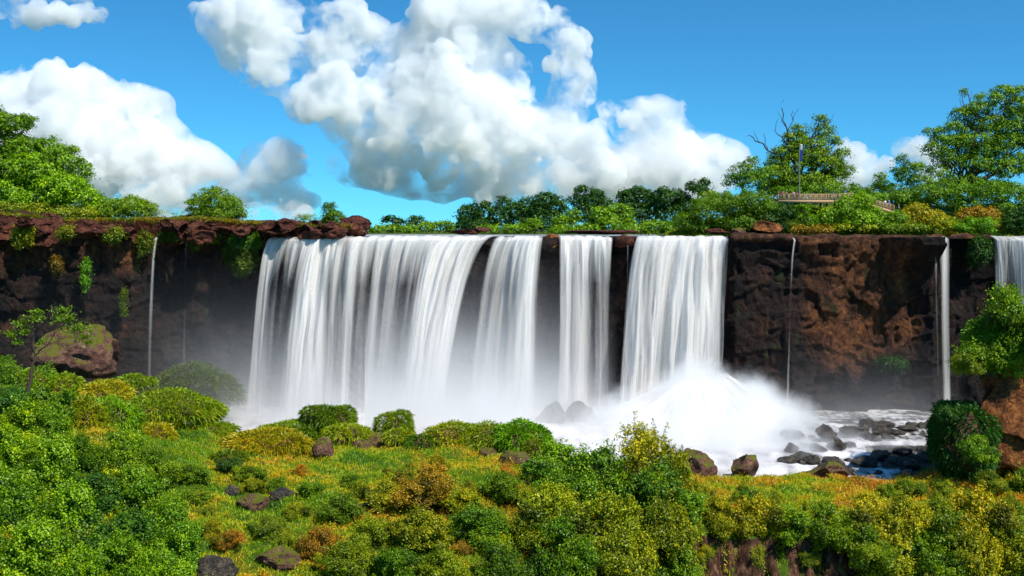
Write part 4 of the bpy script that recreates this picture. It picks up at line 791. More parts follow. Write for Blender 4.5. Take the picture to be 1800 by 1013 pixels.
RT = [
 ('tree', 1400, 356, 226, [(1385, 290, 34, 20), (1420, 262, 38, 22), (1450, 232, 22, 16), (1442, 210, 14, 9), (1470, 246, 14, 6), (1395, 245, 22, 14), (1450, 290, 34, 16), (1470, 306, 22, 10), (1360, 306, 34, 16), (1420, 315, 44, 14), (1350, 335, 20, 12), (1475, 286, 14, 8), (1440, 275, 40, 18), (1400, 320, 50, 14), (1365, 325, 30, 12), (1455, 325, 30, 12), (1478, 268, 16, 9), (1485, 300, 18, 10), (1380, 268, 26, 14), (1405, 228, 18, 10), (1365, 285, 20, 12)], OLIVE, 'spreading old tree with dead branches above the viewing platform', (.62, .80, .6), .55),
 ('tree', 1305, 360, 222, [(1300, 300, 20, 12), (1322, 285, 16, 10), (1318, 318, 28, 16), (1285, 318, 14, 12), (1340, 305, 22, 14)], GREEN, 'small dark tree left of the old tree with dead branches', (.6, .75, .6), .25),
 ('bush', 1230, 402, 209, [(1205, 388, 24, 16), (1240, 368, 32, 22), (1270, 355, 32, 18), (1225, 395, 40, 12)], FEATHER, 'yellow-green bush at the foot of the slope left of the platform', (.65, .75, .6), .15),
 ('bush', 1300, 402, 208, [(1290, 365, 30, 22), (1320, 352, 34, 20), (1345, 372, 30, 24), (1300, 392, 44, 12)], FEATHER, 'large yellow-green bush on the slope directly left of the platform', (.55, .68, .5), .15),
 ('bush', 1370, 408, 207, [(1350, 385, 22, 18), (1375, 375, 24, 18), (1372, 398, 22, 10)], DARK, 'dark shaded bush under the left end of the platform', (.9, .9, .9), .15),
 ('bush', 1425, 406, 206, [(1412, 372, 11, 14), (1422, 388, 18, 14)], FEATHER, 'bright small bush in front of the platform supports', (.7, .9, .6), .1),
 ('bush', 1470, 404, 206.5, [(1460, 380, 24, 18), (1490, 365, 26, 22), (1515, 352, 22, 14), (1500, 385, 34, 16), (1530, 378, 24, 16)], GREEN, 'full green bush hiding the walkway between platform and ramp', (1.0, 1.1, .8), .15),
 ('bush', 1550, 406, 206, [(1545, 392, 20, 12), (1575, 385, 22, 16)], FEATHER, 'green bush just below the ramp', (.7, .85, .6), .1),
 ('bush', 1450, 407, 204.5, [(1440, 402, 24, 5), (1405, 402, 18, 5)], DRY, 'dry brown grass on the brink by the rust-orange rock', (.8, .8, .8), 0),
 ('bush', 1490, 408, 204.5, [(1482, 398, 20, 7), (1520, 399, 22, 6)], OLIVE, 'yellow grass tuft on the brink below the full green bush', (1.1, 1, .8), 0),
 ('bush', 1610, 402, 207, [(1590, 385, 20, 14), (1615, 372, 26, 16), (1640, 385, 26, 14)], OLIVE, 'patch of orange-yellow grass right of the ramp', (1.25, .85, .7), 0),
 ('bush', 1590, 407, 204.6, [(1570, 399, 22, 7), (1610, 399, 24, 7)], FEATHER, 'bright green and yellow tufts on the brink under the orange grass', (.9, .85, .7), 0),
 ('bush', 1660, 406, 206, [(1650, 392, 22, 11), (1670, 398, 16, 7)], OLIVE, 'olive tussock between the orange grass and the dry grass', (1, .9, .8), 0),
 ('bush', 1718, 392, 208, [(1700, 378, 20, 10), (1735, 376, 22, 11), (1715, 370, 16, 8)], DRY, 'dry orange grass behind the brightest green tuft', (1, .9, .8), 0),
 ('bush', 1720, 412, 204, [(1710, 394, 18, 14), (1732, 396, 17, 14), (1690, 398, 14, 7)], FEATHER, 'brightest green tuft on the brink beside the slender fall', (.75, 1.0, .6), 0),
 ('bush', 1780, 405, 207, [(1780, 385, 22, 18), (1810, 380, 28, 24)], DARK, 'dark bush above the row of pale streams', (1, 1, 1), .1),
 ('bush', 1430, 356, 219, [(1380, 340, 26, 14), (1420, 338, 28, 16), (1460, 338, 28, 16), (1498, 342, 24, 14), (1540, 350, 26, 14), (1575, 352, 22, 12)], GREEN, 'dark hedge-like bushes behind the platform railing', (.6, .75, .6), .1),
 ('tree', 1515, 352, 236, [(1502, 328, 10, 8), (1515, 338, 14, 8)], GREEN, 'small tree on the skyline behind the platform walkway', (.6, .7, .6), .1),
 ('tree', 1548, 352, 234, [(1546, 308, 10, 6), (1550, 322, 18, 10), (1540, 334, 20, 10)], GREEN, 'slim tiered tree on the skyline above the ramp', (.6, .7, .6), .12),
 ('tree', 1600, 362, 228, [(1588, 278, 12, 7), (1606, 295, 22, 10), (1590, 310, 22, 10), (1615, 320, 26, 14), (1580, 300, 14, 7), (1575, 335, 24, 12)], GREEN, 'open-branched tree left of the tall tree at the right edge', (.55, .68, .6), .22),
 ('tree', 1690, 365, 230, [(1640, 232, 18, 10), (1655, 248, 22, 10), (1640, 262, 24, 12), (1665, 275, 28, 14), (1680, 225, 24, 12), (1695, 200, 24, 12), (1735, 175, 26, 12), (1720, 190, 30, 13), (1700, 160, 9, 6), (1760, 160, 22, 10), (1790, 165, 24, 14), (1740, 215, 40, 16), (1790, 205, 34, 18), (1715, 245, 36, 14), (1770, 250, 40, 18), (1710, 285, 34, 16), (1760, 295, 40, 18), (1810, 240, 34, 24), (1650, 300, 24, 12), (1790, 185, 34, 14), (1790, 285, 36, 20), (1735, 265, 34, 14), (1700, 262, 26, 12), (1770, 225, 34, 14), (1830, 200, 40, 30), (1680, 245, 26, 10), (1690, 322, 40, 16), (1745, 328, 44, 14), (1650, 325, 26, 12)], GREEN, 'tallest tree, layered and open, at the right edge of the skyline', (.75, .85, .7), .45),
 ('bush', 1620, 372, 216, [(1590, 345, 24, 14), (1625, 340, 30, 16), (1655, 348, 30, 18), (1610, 360, 30, 12)], GREEN, 'dark dense bush below the open-branched tree', (.6, .72, .65), .15),
 ('bush', 1720, 378, 214, [(1690, 340, 34, 18), (1735, 335, 36, 20), (1780, 342, 36, 22), (1700, 362, 34, 14), (1760, 365, 40, 12), (1830, 345, 34, 24)], GREEN, 'wide dense thicket below the tallest tree', (.65, .8, .65), .15)]
for k, (nm, px, py, Y, bl, m, t, tc_, tr_) in enumerate(RT):
    tree(nm, t, nm, px, py, Y, bl, m, 470 + k, C_g, leaf=.36 if nm == 'tree' else .33, clump=.95 if nm == 'tree' else .8, per=22, trunk=tr_, tintcol=tc_, dens=.75 if 'tallest' in t else .8 if nm == 'tree' else 1.0, shell=.4 if m is FEATHER else .5)
# dead branches of the old tree: children of it
old = [o for o in bpy.data.objects if o.get('label', '').startswith('spreading old tree')][0]; r = rng(9); parts = []
for a, b, w in [((1398, 300), (1385, 240), .34), ((1385, 240), (1374, 190), .16), ((1392, 262), (1362, 230), .14), ((1385, 235), (1394, 195), .10), ((1362, 230), (1368, 208), .06), ((1395, 285), (1350, 265), .26), ((1350, 265), (1318, 238), .16), ((1335, 252), (1325, 232), .07), ((1350, 265), (1342, 235), .09), ((1318, 238), (1312, 240), .05), ((1380, 222), (1366, 196), .06), ((1392, 212), (1404, 190), .06), ((1420, 250), (1460, 215), .12), ((1460, 215), (1466, 200), .05), ((1374, 182), (1378, 174), .04)]:
    v, f = limb(P(*a, 224.5) - old.location, P(*b, 224.5) - old.location, w, w * .45, r, 5, .05); parts.append((v, f))
v, f = join(parts); me = mesh('dead_branches', v, f); smooth(me); link('dead_branches', me, DEADBARK, old)
# plants hanging on the left cliff
for k, (px, py, rx, rz, Y, m, t, tc_) in enumerate([(432, 425, 30, 20, 199.5, FEATHER, 'thick green plant clump hanging at the left end of the widest curtain', (.35, .5, .4)), (430, 455, 24, 26, 200, OLIVE, 'trailing dark moss below the thick green clump', (.3, .35, .3)), (380, 415, 22, 10, 201, OLIVE, 'olive tuft hanging between two faint water threads', (.55, .6, .5)), (300, 412, 26, 9, 201, FEATHER, 'green tuft from which the bluish water thread falls', (.5, .6, .4)), (200, 412, 20, 12, 194, OLIVE, 'olive grass hanging over the ledge near the brown-green moss streak', (.6, .6, .5)), (120, 408, 18, 10, 193, OLIVE, 'brownish grass on the ledge above the vivid vine streak', (.6, .5, .45)), (345, 420, 14, 16, 201, OLIVE, 'narrow olive streak just right of the faintest water thread', (.35, .4, .3)), (405, 440, 12, 26, 201, OLIVE, 'long dark moss streak left of the thick green clump', (.28, .34, .28)), (240, 470, 9, 24, 200, OLIVE, 'brownish dry moss streak under the ledge by the bluish water thread', (.35, .33, .28)), (255, 425, 14, 20, 198, OLIVE, 'brown-green moss streak left of the bluish water thread', (.4, .4, .35)),
    (152, 480, 7, 28, 193.5, GREEN, 'vivid green vine streak on the brown left cliff', (.5, .8, .4)), (40, 412, 20, 20, 193.5, OLIVE, 'yellowish plants draped over the ledge at the far left', (.9, .7, .5)), (100, 465, 10, 16, 193, DRY, 'dry orange tuft on the brown left cliff', (.5, .45, .4)), (218, 530, 5, 22, 195, OLIVE, 'thin pale moss streak low on the left cliff', (.4, .45, .3)), (1570, 640, 30, 9, 195.5, DARK, 'dark green moss patch low on the brown cliff', (.4, .5, .4)), (1720, 440, 20, 26, 200, DARK, 'dim green plants on the dark cliff right of the slender fall', (.6, .7, .5))]):
    tree('hanging_plant', t, 'plant', px, py + rz * .6, Y, [(px, py, rx, rz), (px - rx * .4, py + rz * .5, rx * .5, rz * .7)], m, 520 + k, 'plants hanging on the cliffs', leaf=.32, clump=.6, trunk=0, tintcol=tc_, flat=1.2)
#END4

# ------------------------------------------------------------------ small leaning tree on the left
def leaning_tree():
    Y = 141; sc = Y / F; root = empty('tree', P(48, 690, Y)); tag(root, 'slender leaning tree with two tufted crowns over the left moss mounds', 'tree'); r = rng(77); L = Vector(root.location); parts = []
    for a, b, w0, w1 in [((48, 720), (54, 660), .26, .22), ((54, 660), (62, 625), .22, .15), ((62, 625), (58, 580), .12, .07), ((58, 580), (45, 555), .07, .03), ((58, 580), (30, 582), .05, .02), ((62, 625), (85, 605), .11, .08), ((85, 605), (100, 575), .08, .05), ((100, 575), (112, 548), .05, .02), ((85, 605), (125, 590), .06, .03), ((100, 575), (140, 590), .05, .02), ((54, 660), (80, 632), .07, .04), ((58, 650), (70, 640), .05, .02), ((60, 612), (75, 600), .04, .02), ((48, 700), (22, 650), .05, .02), ((22, 660), (12, 630), .03, .015)]:
        parts.append(limb(P(*a, Y) - L, P(*b, Y) - L, w0, w1, r, 5, .05))
    C, N, tw = [], [], []
    for px, py, a, b in [(110, 545, 15, 9), (120, 560, 20, 10), (134, 576, 22, 10), (148, 592, 14, 8), (104, 558, 14, 8), (155, 602, 9, 5), (62, 556, 18, 7), (36, 568, 17, 7), (20, 585, 13, 7), (45, 582, 12, 6), (72, 602, 9, 7), (82, 645, 12, 8), (30, 600, 10, 5), (66, 546, 9, 4), (18, 648, 14, 9), (20, 665, 10, 10)]:
        c = P(px, py, Y) - L
        for _ in range(int(a * 2.2)):
            e = Vector((r.normal() * a * sc * .55, r.normal() * a * sc * .5, r.normal() * b * sc * .5)); p0 = c + e * .3; p1 = c + e * 1.4 + Vector((0, 0, -.1)); tw.append(limb(p0, p1, .022, .008, r, 2))
            t = r.random(9)[:, None]; C.append(np.array(p0[:]) + (np.array(p1[:]) - np.array(p0[:])) * t + r.normal(0, .10, (9, 3))); N.append(r.normal(0, .4, (9, 3)) + [0, -.2, .8])
    C, N = np.concatenate(C), np.concatenate(N); o = link('crown', leaf_mesh('crown', C, N, .25, .45 + r.normal(0, .15, len(C)), seed=3, asp=.55), GREEN, root); o.color = (.75, .8, .8, 1)
    v, f = join(parts + tw); me = mesh('trunk', v, f); smooth(me); link('trunk', me, BARK, root)
leaning_tree()

# ------------------------------------------------------------------ bushes of the near slopes
PROTO = {}
def proto(k):
    if k not in PROTO:
        kind, var = k
        m, leaf, cl, per, nb, dens = {'g': (GREEN, .21, .46, 32, 8, 1.0), 'd': (DARK, .22, .5, 32, 7, 1.0), 'o': (OLIVE, .22, .42, 20, 9, 1.0), 'y': (FEATHER, .24, .45, 20, 9, 1.0), 'r': (DRY, .2, .38, 18, 9, .9), 's': (OLIVE, .20, .36, 10, 10, .5)}[kind]
        PROTO[k] = [bush_proto(900 + ord(kind) * 7 + var, m, leaf, cl, per, nb, 'bush', dens), True]
    return PROTO[k]
def bush(px, py, rpx, kind, label, col=(1, 1, 1), group=None, Y=None, sq=1.0, seed=0, dz=0.0):
    """px,py,rpx: middle and half width in the photo; stands on the ground in front of or behind its neighbours"""
    r = random.Random(int(px * 7 + py)); var = r.randint(0, 2)
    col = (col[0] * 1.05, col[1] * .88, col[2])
    if Y is None: Y = on_ground(px, py + rpx * .62)
    s = Y / F; R_ = rpx * s; k = R_ / 3.2; c = P(px, py, Y); zg = float(ground_z(c.x, Y)[0])
    loc = Vector((c.x, Y, max(min(c.z - R_ * .62 * sq, zg + .6), c.z - R_ * .9) + dz)); rz = r.uniform(0, 6.28); sc = (k * r.uniform(1.0, 1.4), k * r.uniform(.9, 1.2), k * sq * r.uniform(.95, 1.35))
    p = proto((kind, var))
    if p[1]:
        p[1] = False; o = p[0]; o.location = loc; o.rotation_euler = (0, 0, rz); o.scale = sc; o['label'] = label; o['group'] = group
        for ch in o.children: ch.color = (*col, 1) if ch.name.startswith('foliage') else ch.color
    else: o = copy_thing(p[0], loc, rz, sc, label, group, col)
    o['category'] = 'bush'; NAMED.append((px, py, label, o)); return o
GL = 'bushes on the steep left slope'
for a in [
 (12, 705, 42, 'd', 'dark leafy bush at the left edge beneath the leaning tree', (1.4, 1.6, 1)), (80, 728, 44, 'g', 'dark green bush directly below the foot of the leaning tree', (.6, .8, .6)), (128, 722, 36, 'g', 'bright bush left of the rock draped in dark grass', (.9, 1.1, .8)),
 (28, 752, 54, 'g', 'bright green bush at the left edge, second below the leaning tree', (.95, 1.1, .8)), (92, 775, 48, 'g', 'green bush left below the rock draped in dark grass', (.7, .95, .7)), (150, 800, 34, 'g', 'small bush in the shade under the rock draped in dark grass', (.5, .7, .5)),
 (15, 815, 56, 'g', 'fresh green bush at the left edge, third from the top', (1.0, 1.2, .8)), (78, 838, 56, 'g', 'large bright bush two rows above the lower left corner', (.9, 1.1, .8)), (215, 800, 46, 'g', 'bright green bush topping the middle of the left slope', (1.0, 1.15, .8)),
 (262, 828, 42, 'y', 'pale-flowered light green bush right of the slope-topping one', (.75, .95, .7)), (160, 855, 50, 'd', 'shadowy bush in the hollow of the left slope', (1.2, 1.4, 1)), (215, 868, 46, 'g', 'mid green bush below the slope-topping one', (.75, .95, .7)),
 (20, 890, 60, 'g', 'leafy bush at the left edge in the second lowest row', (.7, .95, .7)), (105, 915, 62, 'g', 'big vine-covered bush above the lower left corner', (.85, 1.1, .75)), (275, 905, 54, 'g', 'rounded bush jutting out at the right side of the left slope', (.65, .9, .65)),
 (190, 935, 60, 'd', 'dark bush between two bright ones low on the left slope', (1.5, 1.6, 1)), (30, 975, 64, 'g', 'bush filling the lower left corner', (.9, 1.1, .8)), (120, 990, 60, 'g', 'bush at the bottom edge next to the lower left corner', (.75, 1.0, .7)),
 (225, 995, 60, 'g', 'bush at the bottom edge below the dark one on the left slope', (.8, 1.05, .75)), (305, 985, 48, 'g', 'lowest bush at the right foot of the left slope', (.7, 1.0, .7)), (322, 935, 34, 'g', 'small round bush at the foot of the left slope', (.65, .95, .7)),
 (6, 662, 30, 'y', 'light green bush at the left edge by the moss mounds', (.6, .85, .6))]: bush(*a, group=GL)
GM_ = 'shrubs scattered over the meadow'
for a in [
 (330, 830, 34, 'y', 'light green scrub at the meadow edge near the flowering bush', (.75, .95, .7)), (395, 815, 28, 'd', 'dark hollow shrub beneath the orange-brown grass mound', (1, 1, 1)), (440, 830, 32, 'y', 'yellow-green shrub in the upper left meadow', (.85, .95, .7)),
 (545, 860, 30, 'g', 'leafy green shrub right of the dark rock in the meadow', (.7, .9, .6)), (600, 895, 42, 'y', 'green shrub in the middle of the meadow', (.7, .85, .6)), (470, 925, 36, 'y', 'light shrub below the brown outcrop', (.85, .85, .6)),
 (405, 945, 34, 'r', 'rusty grass clump below the small round bush', (.9, .8, .8)), (560, 950, 44, 'r', 'orange-tinged shrub at the lower left of the meadow', (.85, .85, .8)), (520, 895, 28, 'o', 'olive shrub beside the dark rock in the meadow', (.9, .95, .8)),
 (745, 862, 58, 'r', 'large rusty-leaved shrub in the middle foreground', (.85, 1.0, .7)), (690, 872, 40, 'o', 'olive shrub left of the large rusty one', (1, .95, .8)), (815, 878, 52, 'o', 'yellow-olive shrub right of the large rusty one', (1, 1, .8)),
 (880, 860, 40, 'y', 'light green shrub left of the brightest round bush', (.8, .95, .6)), (655, 930, 50, 'o', 'dark olive bush below the left of the rusty shrub', (.7, .85, .7)), (745, 925, 58, 'o', 'bush with yellowing leaves under the large rusty shrub', (.85, .85, .7)),
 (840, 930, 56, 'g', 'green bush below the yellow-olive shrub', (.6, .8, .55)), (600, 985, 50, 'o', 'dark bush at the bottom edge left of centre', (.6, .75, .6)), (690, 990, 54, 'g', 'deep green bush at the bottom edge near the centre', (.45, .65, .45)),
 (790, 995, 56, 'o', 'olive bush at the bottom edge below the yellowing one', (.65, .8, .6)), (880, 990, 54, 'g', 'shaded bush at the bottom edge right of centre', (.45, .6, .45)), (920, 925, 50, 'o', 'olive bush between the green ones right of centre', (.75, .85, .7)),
 (350, 865, 30, 'y', 'small pale shrub right of the left slope', (.8, .95, .7)), (445, 850, 24, 'o', 'small olive shrub above the brown outcrop', (.9, .9, .8)), (770, 815, 28, 'o', 'little orange-leaved shrub below the ridge', (1, .85, .7)), (620, 845, 26, 'y', 'little fresh green shrub in the bright grass', (.7, .9, .6))]: bush(a[0], a[1] + a[2] * .12, a[2] * .82, *a[3:], group=GM_, sq=.75)
GC = 'big bushes right of the centre'
for a in [
 (1012, 828, 62, 'g', 'brightest rounded green bush in front of the white plume', (.85, 1.1, .7)), (958, 850, 42, 'g', 'smaller green bush at the left side of the brightest round one', (.7, .95, .6)), (1062, 870, 58, 'g', 'dense bush between the bright round one and the sparse one', (.6, .8, .55)),
 (1125, 822, 58, 's', 'sparse yellow-olive bush with open twigs against the plume', (1.1, 1.0, .8)), (1180, 838, 44, 'o', 'olive bush growing against the craggy brown rock', (.8, .85, .7)), (1148, 880, 56, 'g', 'dark leafy bush below the sparse one', (.5, .72, .5)),
 (975, 905, 58, 'o', 'yellow-green bush below the brightest round one', (.9, 1.0, .7)), (1075, 930, 62, 'o', 'olive bush in the second row right of centre', (.75, .85, .65)), (1185, 905, 50, 'g', 'bush at the end of the leafy mass, beside the yellow grass', (.6, .85, .55)),
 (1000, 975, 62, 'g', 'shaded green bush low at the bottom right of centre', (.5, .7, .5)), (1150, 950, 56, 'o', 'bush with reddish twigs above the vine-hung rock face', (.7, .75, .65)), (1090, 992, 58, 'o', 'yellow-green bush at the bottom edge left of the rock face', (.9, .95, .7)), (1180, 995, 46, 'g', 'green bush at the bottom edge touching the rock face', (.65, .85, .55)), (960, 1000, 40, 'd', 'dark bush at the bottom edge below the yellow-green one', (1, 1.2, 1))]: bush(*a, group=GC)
GR = 'bushes along the brink of the near rock face'
for a in [
 (1322, 872, 22, 'd', 'small dark green sapling in the yellow grass', (1.6, 1.8, 1)), (1262, 905, 34, 'o', 'first olive bush on the brink right of the leafy mass', (1.1, 1, .8)), (1330, 915, 40, 'o', 'yellow bush on the brink below the dark sapling', (1.25, 1.05, .7)),
 (1400, 912, 38, 'g', 'fresh green bush on the brink', (.9, 1.05, .7)), (1462, 925, 44, 'g', 'bright green bush hanging over the brink', (.9, 1.0, .65)), (1530, 905, 44, 'o', 'yellow-olive bush above the hollow in the rock face', (1.3, 1.1, .7)),
 (1592, 925, 46, 'o', 'olive bush in the middle of the right brink', (1.15, 1.05, .8)), (1655, 912, 44, 'y', 'light green bush on the right brink', (.95, .95, .6)), (1715, 918, 44, 'o', 'golden bush on the right brink', (1.3, 1.05, .7)), (1775, 915, 46, 'y', 'light green bush at the right edge of the brink', (.9, .9, .6)),
 (1528, 960, 38, 'y', 'pale green bush clinging to the rock face', (.85, .95, .6)), (1565, 975, 48, 'o', 'bush at the bottom edge under the middle of the right brink', (1.05, 1.05, .75)),
 (1640, 972, 48, 'g', 'green bush at the bottom edge right of the pale one', (.7, .85, .55)), (1712, 980, 46, 'o', 'golden-green bush at the bottom edge near the corner', (1.15, 1.05, .75)), (1785, 980, 50, 'o', 'bush filling the lower right corner', (1, 1, .75)),
]: bush(*a, group=GR, Y=(127.5 if a[1] < 940 else 124.5) if a[0] > 1330 and a[1] > 900 else None)
GX = 'bushes around the right edge crag'
for a in [(1790, 560, 62, 'g', 'uppermost bright bush on top of the orange crag', (.72, .9, .5), 147), (1745, 612, 46, 'g', 'large bright bush on the left shoulder of the orange crag', (.7, .88, .5), 146), (1815, 600, 40, 'g', 'green bush on the front of the orange crag at the edge', (.75, .95, .6), 143), (1706, 636, 22, 'y', 'small light bush at the left tip of the orange crag', (.9, .9, .6), 145),
 (1660, 725, 28, 'd', 'small dark bush at the foot of the slender fall', (1, 1.2, 1), 146), (1720, 785, 30, 'g', 'sunlit bush among the dark ones below the crag', (.7, .95, .6), 140), (1795, 858, 38, 'g', 'bright bush at the right edge below the dark rocks', (.9, .9, .6), 139), (1740, 850, 24, 'y', 'low light bush left of the bright one at the right edge', (.8, .8, .6), 139), (1600, 862, 26, 'y', 'low shrub behind the yellow grass at the pool edge', (.7, .8, .6), 142), (1500, 852, 22, 'y', 'low shrub beside the flat-topped rock', (.75, .8, .6), 146)]: bush(*a[:6], group=GX, Y=a[6])

TR = random.Random(12)
for k in range(95):
    px = TR.uniform(330, 1790); py = TR.uniform(815, 990) if px < 1180 else TR.uniform(862, 985); kd = TR.choice('gyyoor' if px < 1100 else 'yoooor'); q = TR.uniform(.7, 1.1)
    bush(px, py, TR.uniform(9, 20), kd, 'small ' + {'g': 'fresh green', 'y': 'pale green', 'o': 'olive yellow', 'r': 'rust coloured'}[kd] + ' tuft ' + ('in the upper left meadow' if py < 870 and px < 700 else 'low in the left meadow' if px < 700 else 'in the middle among the olive bushes' if px < 1180 else 'in the golden grass behind the brink' if py < 915 else 'on the brink of the near rock face'), (q * TR.uniform(.8, 1.1), q, q * .8), 'small tufts of the near ground')
# ------------------------------------------------------------------ ground cover: grass and herbs nobody could count
def ground_cover():
    r = rng(5); n = 520000; Y = 98 + 86 * r.random(n) ** .9; px = r.uniform(-60, 1860, n); x = (px - 900) / F * Y
    z = ground_z(x, Y); p = np.stack([x, Y, z * 0], 1)
    lim = np.interp(px, [-60, 230, 420, 700, 960, 1040, 1180, 1280, 1500, 1650, 1860], [182, 180, 172, 171, 168, 154, 151, 151.5, 152, 152, 165])
    k = (Y < lim) & ((Y > 126.3) | (px < 1240) | (r.random(n) < .25 + .7 * (fbm(p * np.array([1 / 2.5, 1 / 8, 1]), 3, 15) > .05)))
    x, Y, z, px, p = x[k], Y[k], z[k], px[k], p[k]; n = len(x)
    hum = fbm(p / 1.9, 3, 14); tall = np.clip(.35 + 1.5 * hum + .8 * fbm(p / 6, 2, 19), .05, 1.9); big = fbm(p / 11, 3, 16); med = fbm(p / 3.2, 3, 17)
    warm = np.interp(px, [0, 380, 600, 900, 1200, 1400, 1800], [-.08, .02, .06, .10, .20, .25, .26]) + np.clip((Y - 128) / 40, 0, 1) * -.02
    T = .44 + warm + .45 * big + .40 * med + r.normal(0, .10, n) + .10 * (tall - .5)
    h = r.random(n) * tall; c = np.stack([x + r.normal(0, .12, n), Y + r.normal(0, .12, n), z + h - .05], 1)
    half = n // 2
    nn = np.tile([0, -.2, .9], (half, 1)); me1 = leaf_mesh('ground_cover', c[:half], nn, .23, T[:half], asp=.5, spread=.8, seed=6)
    tag(link('ground_cover', me1, COVER), 'low leafy plants covering the near meadow and slopes', 'ground cover', kind='stuff')
    c2 = c[half:].copy(); c2[:, 2] -= h[half:] * .6; d = r.normal(0, .42, (n - half, 3)) + [0, 0, 1]
    me2 = blade_mesh('grass', c2, d, .55, .085, T[half:] + .12, 7, .2)
    tag(link('grass', me2, COVER), 'green and golden grass between the shrubs and rocks', 'grass', kind='stuff')
ground_cover()
# upper rim grass and scrub
def rim_cover():
    r = rng(8); n = 60000; px = r.uniform(1170, 1880, n); Y = 203 + 16 * r.random(n) ** 1.3; x = (px - 900) / F * Y; z = hill_h(px, Y)
    p = np.stack([x, Y, z * 0], 1); h = r.random(n) * np.clip(.4 + fbm(p / 2, 3, 4), .1, 1.2) * np.clip((Y - 203.5) / 3, .1, 1)
    T = .40 + .35 * fbm(p / 4, 3, 6) + r.normal(0, .08, n) + .12 * (px > 1500)
    tag(link('rim_scrub', leaf_mesh('rim_scrub', np.stack([x, Y, z + h], 1), np.tile([0, -.4, .8], (n, 1)), .34, T, seed=9), COVER), 'low scrub and dry grass along the right hand brink', 'scrub', kind='stuff').color = (.8, .8, .7, 1)
    n = 42000; px = r.uniform(-60, 620, n); Y = 198 + 16 * r.random(n); x = (px - 900) / F * Y; p = np.stack([x, Y, x * 0], 1)
    z = np.interp(px, [-60, 60, 110, 300, 350, 430, 560], [36.6, 35.9, 35.2, 35.4, 35.6, 34.8, 34.2]) ; k = (fbm(p / 3, 3, 31) + np.interp(px, [-60, 260, 300, 560], [.30, .25, .05, -.05])) > 0
    x, Y, z = x[k], Y[k], z[k]; n = len(x)
    tag(link('ledge_grass', blade_mesh('ledge_grass', np.stack([x, Y, z], 1), r.normal(0, .6, (n, 3)) + [0, -.2, .8], .8, .12, .62 + .3 * fbm(np.stack([x, Y, z], 1) / 4, 2, 5) + r.normal(0, .15, n), 3), COVER), 'dry grass on top of the left rock ledge', 'grass', kind='stuff').color = (.55, .5, .5, 1)
rim_cover()

# ------------------------------------------------------------------ viewing platform, flagpole, people
WOOD = plain('weathered_timber', (.46, .30, .15), .8); DECK = plain('grey_deck_boards', (.16, .13, .10), .85); POLE = plain('grey_pole_paint', (.20, .20, .20), .5)
def box(a, b):
    (x0, y0, z0), (x1, y1, z1) = a, b
    v = np.array([(x, y, z) for x in (x0, x1) for y in (y0, y1) for z in (z0, z1)], float)
    return v, np.array([(0, 1, 3, 2), (4, 6, 7, 5), (0, 4, 5, 1), (2, 3, 7, 6), (0, 2, 6, 4), (1, 5, 7, 3)])
def beam(a, b, w, h):
    a, b = Vector(a), Vector(b); d = (b - a).normalized(); s = d.cross(Vector((0, 0, 1))).normalized() * w / 2; u = s.cross(d).normalized() * h / 2
    v = np.array([(p + i * s + j * u)[:] for p in (a, b) for i in (-1, 1) for j in (-1, 1)]); return v, np.array([(0, 1, 3, 2), (4, 6, 7, 5), (0, 4, 5, 1), (2, 3, 7, 6), (0, 2, 6, 4), (1, 5, 7, 3)])
def part(name, shapes, m, root):
    v, f = join(shapes); v = v - np.array(root.location[:])[None, :]; return link(name, mesh(name, v, f), m, root)
def walkway(name, label, cat, A, B, wid, posts=8):
    """A, B: deck ends (front edge), railing on both sides"""
    root = empty(name, A); tag(root, label, cat); A, B = Vector(A), Vector(B); back = Vector((0, wid, 0))
    mid = (A + B) / 2 + back / 2; d = (B - A)
    part('deck', [beam(A + back / 2, B + back / 2, wid, .14)], DECK if name == 'viewing_platform' else WOOD, root)
    part('edge_beam', [beam(A + Vector((0, -.08, -.25)), B + Vector((0, -.08, -.25)), .14, .5)], WOOD, root)
    for off in (Vector((0, .06, 0)), back - Vector((0, .06, 0))):
        part('railing', [beam(A + off + Vector((0, 0, h)), B + off + Vector((0, 0, h)), .09, .12 if h > 1 else .08) for h in (1.1, .72, .38)] + [beam(A + off + d * (k / posts), A + off + d * (k / posts) + Vector((0.001, 0, 1.12)), .11, .11) for k in range(posts + 1)], WOOD, root)
    for t in (.12, .5, .88):
        for q in (.5, wid - .5):
            p = A + d * t + Vector((0, q, -.2)); part('support_post', [beam(p, p + Vector((.001, 0, -4.5)), .28, .28)], DECK, root)
    return root
PA, PB, PC = P(1368, 352, 209), P(1466, 352, 209), P(1500, 350, 210.5)
walkway('viewing_platform', 'timber viewing platform with railings on the bank under the old tree', 'platform', PA, PB, 5.0, 10)
walkway('walkway', 'short sunlit walkway leading right from the viewing platform', 'walkway', PB + Vector((.3, .4, 0)), PC, 2.2, 4)
walkway('ramp', 'sloping timber ramp descending behind the full green bush', 'ramp', P(1528, 359, 208), P(1572, 372, 208), 2.2, 7)
fp = empty('flagpole', P(1405, 352, 210)); tag(fp, 'flagpole with a limp blue and white flag beside the platform railing', 'flagpole')
part('pole', [tube([P(1405, 352, 210), P(1405.3, 300, 210), P(1405.6, 254, 210)], [.12, .09, .06], 8)], POLE, fp)
